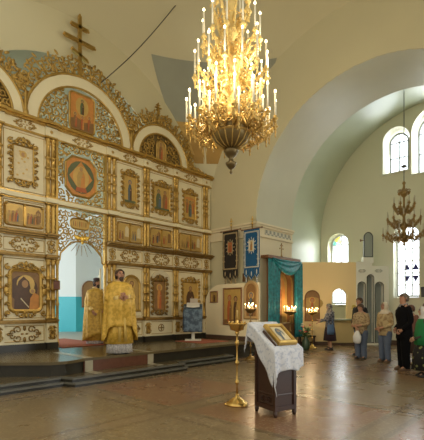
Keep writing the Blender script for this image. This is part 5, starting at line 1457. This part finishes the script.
# man in black suit
J = dict(elbow_l=(-.03, .135, .62), elbow_r=(-.03, -.135, .62), wrist_l=(.07, .09, .52), wrist_r=(.08, -.06, .53), palm_l=(-.4, -1, 0), palm_r=(-.4, 1, 0))
suit = mat('black_suit', (.006, .006, .007), .95, spec=.15)
r = person('tall grey-haired man in a black suit looking up towards the altar', 9.97, 3.24, 0, 1.84, 134, J)
hp, HX, hx = skin_body('b', 1.83, J, r, bodyr, .1, .18)
top_garment('suit_jacket', 1.83, J, suit, r, .40, 1.06, cuff=.024); trousers(1.83, J, suit, r, 1.12); shoes(1.83, J, shoe_t, r)
hair_cap(hp, hx, 1.83, hair_gr, r, .955, .885)
mb = MB(); s = 1.83
mb.add([V((.086, -.022, .70))*s, V((.088, .0, .66))*s, V((.086, .022, .70))*s, V((.055, .03, .83))*s, V((.06, 0, .838))*s, V((.055, -.03, .83))*s], [(0,1,2,3,4,5)])
mb.tube([V((.044*math.cos(2*PI*k/16)+.004, .042*math.sin(2*PI*k/16), .842-.008*math.cos(2*PI*k/16)))*s for k in range(17)], .008*s, 6); mb.build('shirt', mat('grey_shirt', (.30, .29, .29), .8), r, local=True)
# woman in green with white headscarf, cut by the frame edge
J = dict(CLASP)
blackfl = two_tone('black_floral_print', (.22, .24, .09), (.010, .010, .010), 10., 'voronoi', .85, (.22, .3))
r = person('woman in a white headscarf, green shawl and black floral skirt at the right edge', 9.28, 2.62, 0, 1.50, 120, J)
hp, HX, hx = skin_body('b', 1.5, J, r, bodym, 0, 0)
top_garment('jumper', 1.5, J, mat('dark_jumper', (.05, .05, .04), .85), r, .45, 1.05); skirt(1.5, blackfl, r, .1, rx=.16, ry=.18); shoes(1.5, J, shoe_b, r); headscarf(hp, hx, 1.5, mat('white_headscarf', (.62, .60, .56), .8), r, .72)
mb = MB(); s = 1.5
mb.loft([((0, 0, .45*s), .12*s, .155*s, .06, 8), ((0, 0, .6*s), .118*s, .155*s, .04, 8), ((0, 0, .74*s), .105*s, .145*s), ((0, 0, .80*s), .08*s, .115*s), ((0, 0, .83*s), .06*s, .075*s)], 30, 0, False)
o = mb.build('shawl', mat('green_shawl', (.012, .19, .055), .8, var=.2), r, local=True); o.modifiers.new('t', 'SOLIDIFY').thickness = .008
# two more worshippers half hidden behind
J = dict(REST)
r = person('brown-haired woman half hidden behind the man in the black suit', 11.05, 3.42, 0, 1.56, 150, J)
hp, HX, hx = skin_body('b', 1.56, J, r, bodym, 0, 0)
top_garment('blouse', 1.56, J, mat('rust_blouse', (.22, .10, .07), .85), r, .45); skirt(1.56, mat('brown_skirt', (.08, .05, .035), .85), r); shoes(1.56, J, shoe_t, r); hair_cap(hp, hx, 1.56, mat('auburn_hair', (.13, .055, .03), .7), r, .95, .87, 1.1)
r = person('woman in a pinkish-grey headscarf at the right edge behind the green shawl', 10.15, 2.78, 0, 1.60, 140, J)
hp, HX, hx = skin_body('b', 1.6, J, r, bodym, 0, 0)
top_garment('blouse', 1.6, J, mat('grey_rose_blouse', (.30, .25, .24), .85), r, .45); skirt(1.6, mat('grey_skirt', (.10, .10, .10), .85), r); shoes(1.6, J, shoe_b, r); headscarf(hp, hx, 1.6, mat('pinkish_headscarf', (.42, .33, .31), .8), r, .78)

# ------------------------------------------------------------------ cable across the vault
mb = MB()
A, B = V((5.78, 9.93, 7.4)), V((7.62, 8.5, 10.05))
mb.tube([A.lerp(B, k/16)-V((0, 0, .16*math.sin(PI*k/16))) for k in range(17)], .012, 6)
tag(mb.build('hanging_cable', mat('dark_cable', (.03, .028, .025), .6)), 'thin dark cable slung from the wall behind the screen up to the vault', 'cable')

# ------------------------------------------------------------------ lights
def point(name, loc, pw, col, rad):
    l = bpy.data.lights.new(name, 'POINT'); l.energy = pw; l.color = col; l.shadow_soft_size = rad
    o = bpy.data.objects.new(name, l); COL.objects.link(o); o.location = loc; return o
def area(name, loc, tgt, sx, sy, pw, col):
    l = bpy.data.lights.new(name, 'AREA'); l.shape = 'RECTANGLE'; l.size = sx; l.size_y = sy; l.energy = pw; l.color = col
    o = bpy.data.objects.new(name, l); COL.objects.link(o); o.location = loc
    o.rotation_euler = (V(tgt)-V(loc)).to_track_quat('-Z', 'Y').to_euler(); return o
for k, (dx, dy, z) in enumerate(((.8, .1, 5.15), (-.3, .76, 5.15), (-.72, -.4, 5.15), (.35, -.62, 5.7))):
    point('chandelier_glow', (CX+dx, CY+dy, z), CH_W, (1, .84, .58), .1)
for x, y, z in ((12.95, 7.42, 1.5), (11.6, 7.25, 1.5), (9.05, 6.93, 1.66)):
    point('taper_glow', (x, y, z), 22, (1, .72, .42), .12)
area('window_daylight', (1.0, 13.5, 3.1), (8.5, 15.4, 2.5), 1.8, 2.8, ALT_W, (.94, .98, 1))  # added lamp behind the made-up altar window, brightens the altar room
for i, (y, h, b, s) in enumerate(UP+LOW):
    z = (b+s+h)/2
    area('window_daylight', (17.3, y, z), (10, y+(.6 if y < 5 else -1.), z-4.2), 2*h, s+h-b, DAY_W*h*2*(s+h-b), (.95, .99, 1))
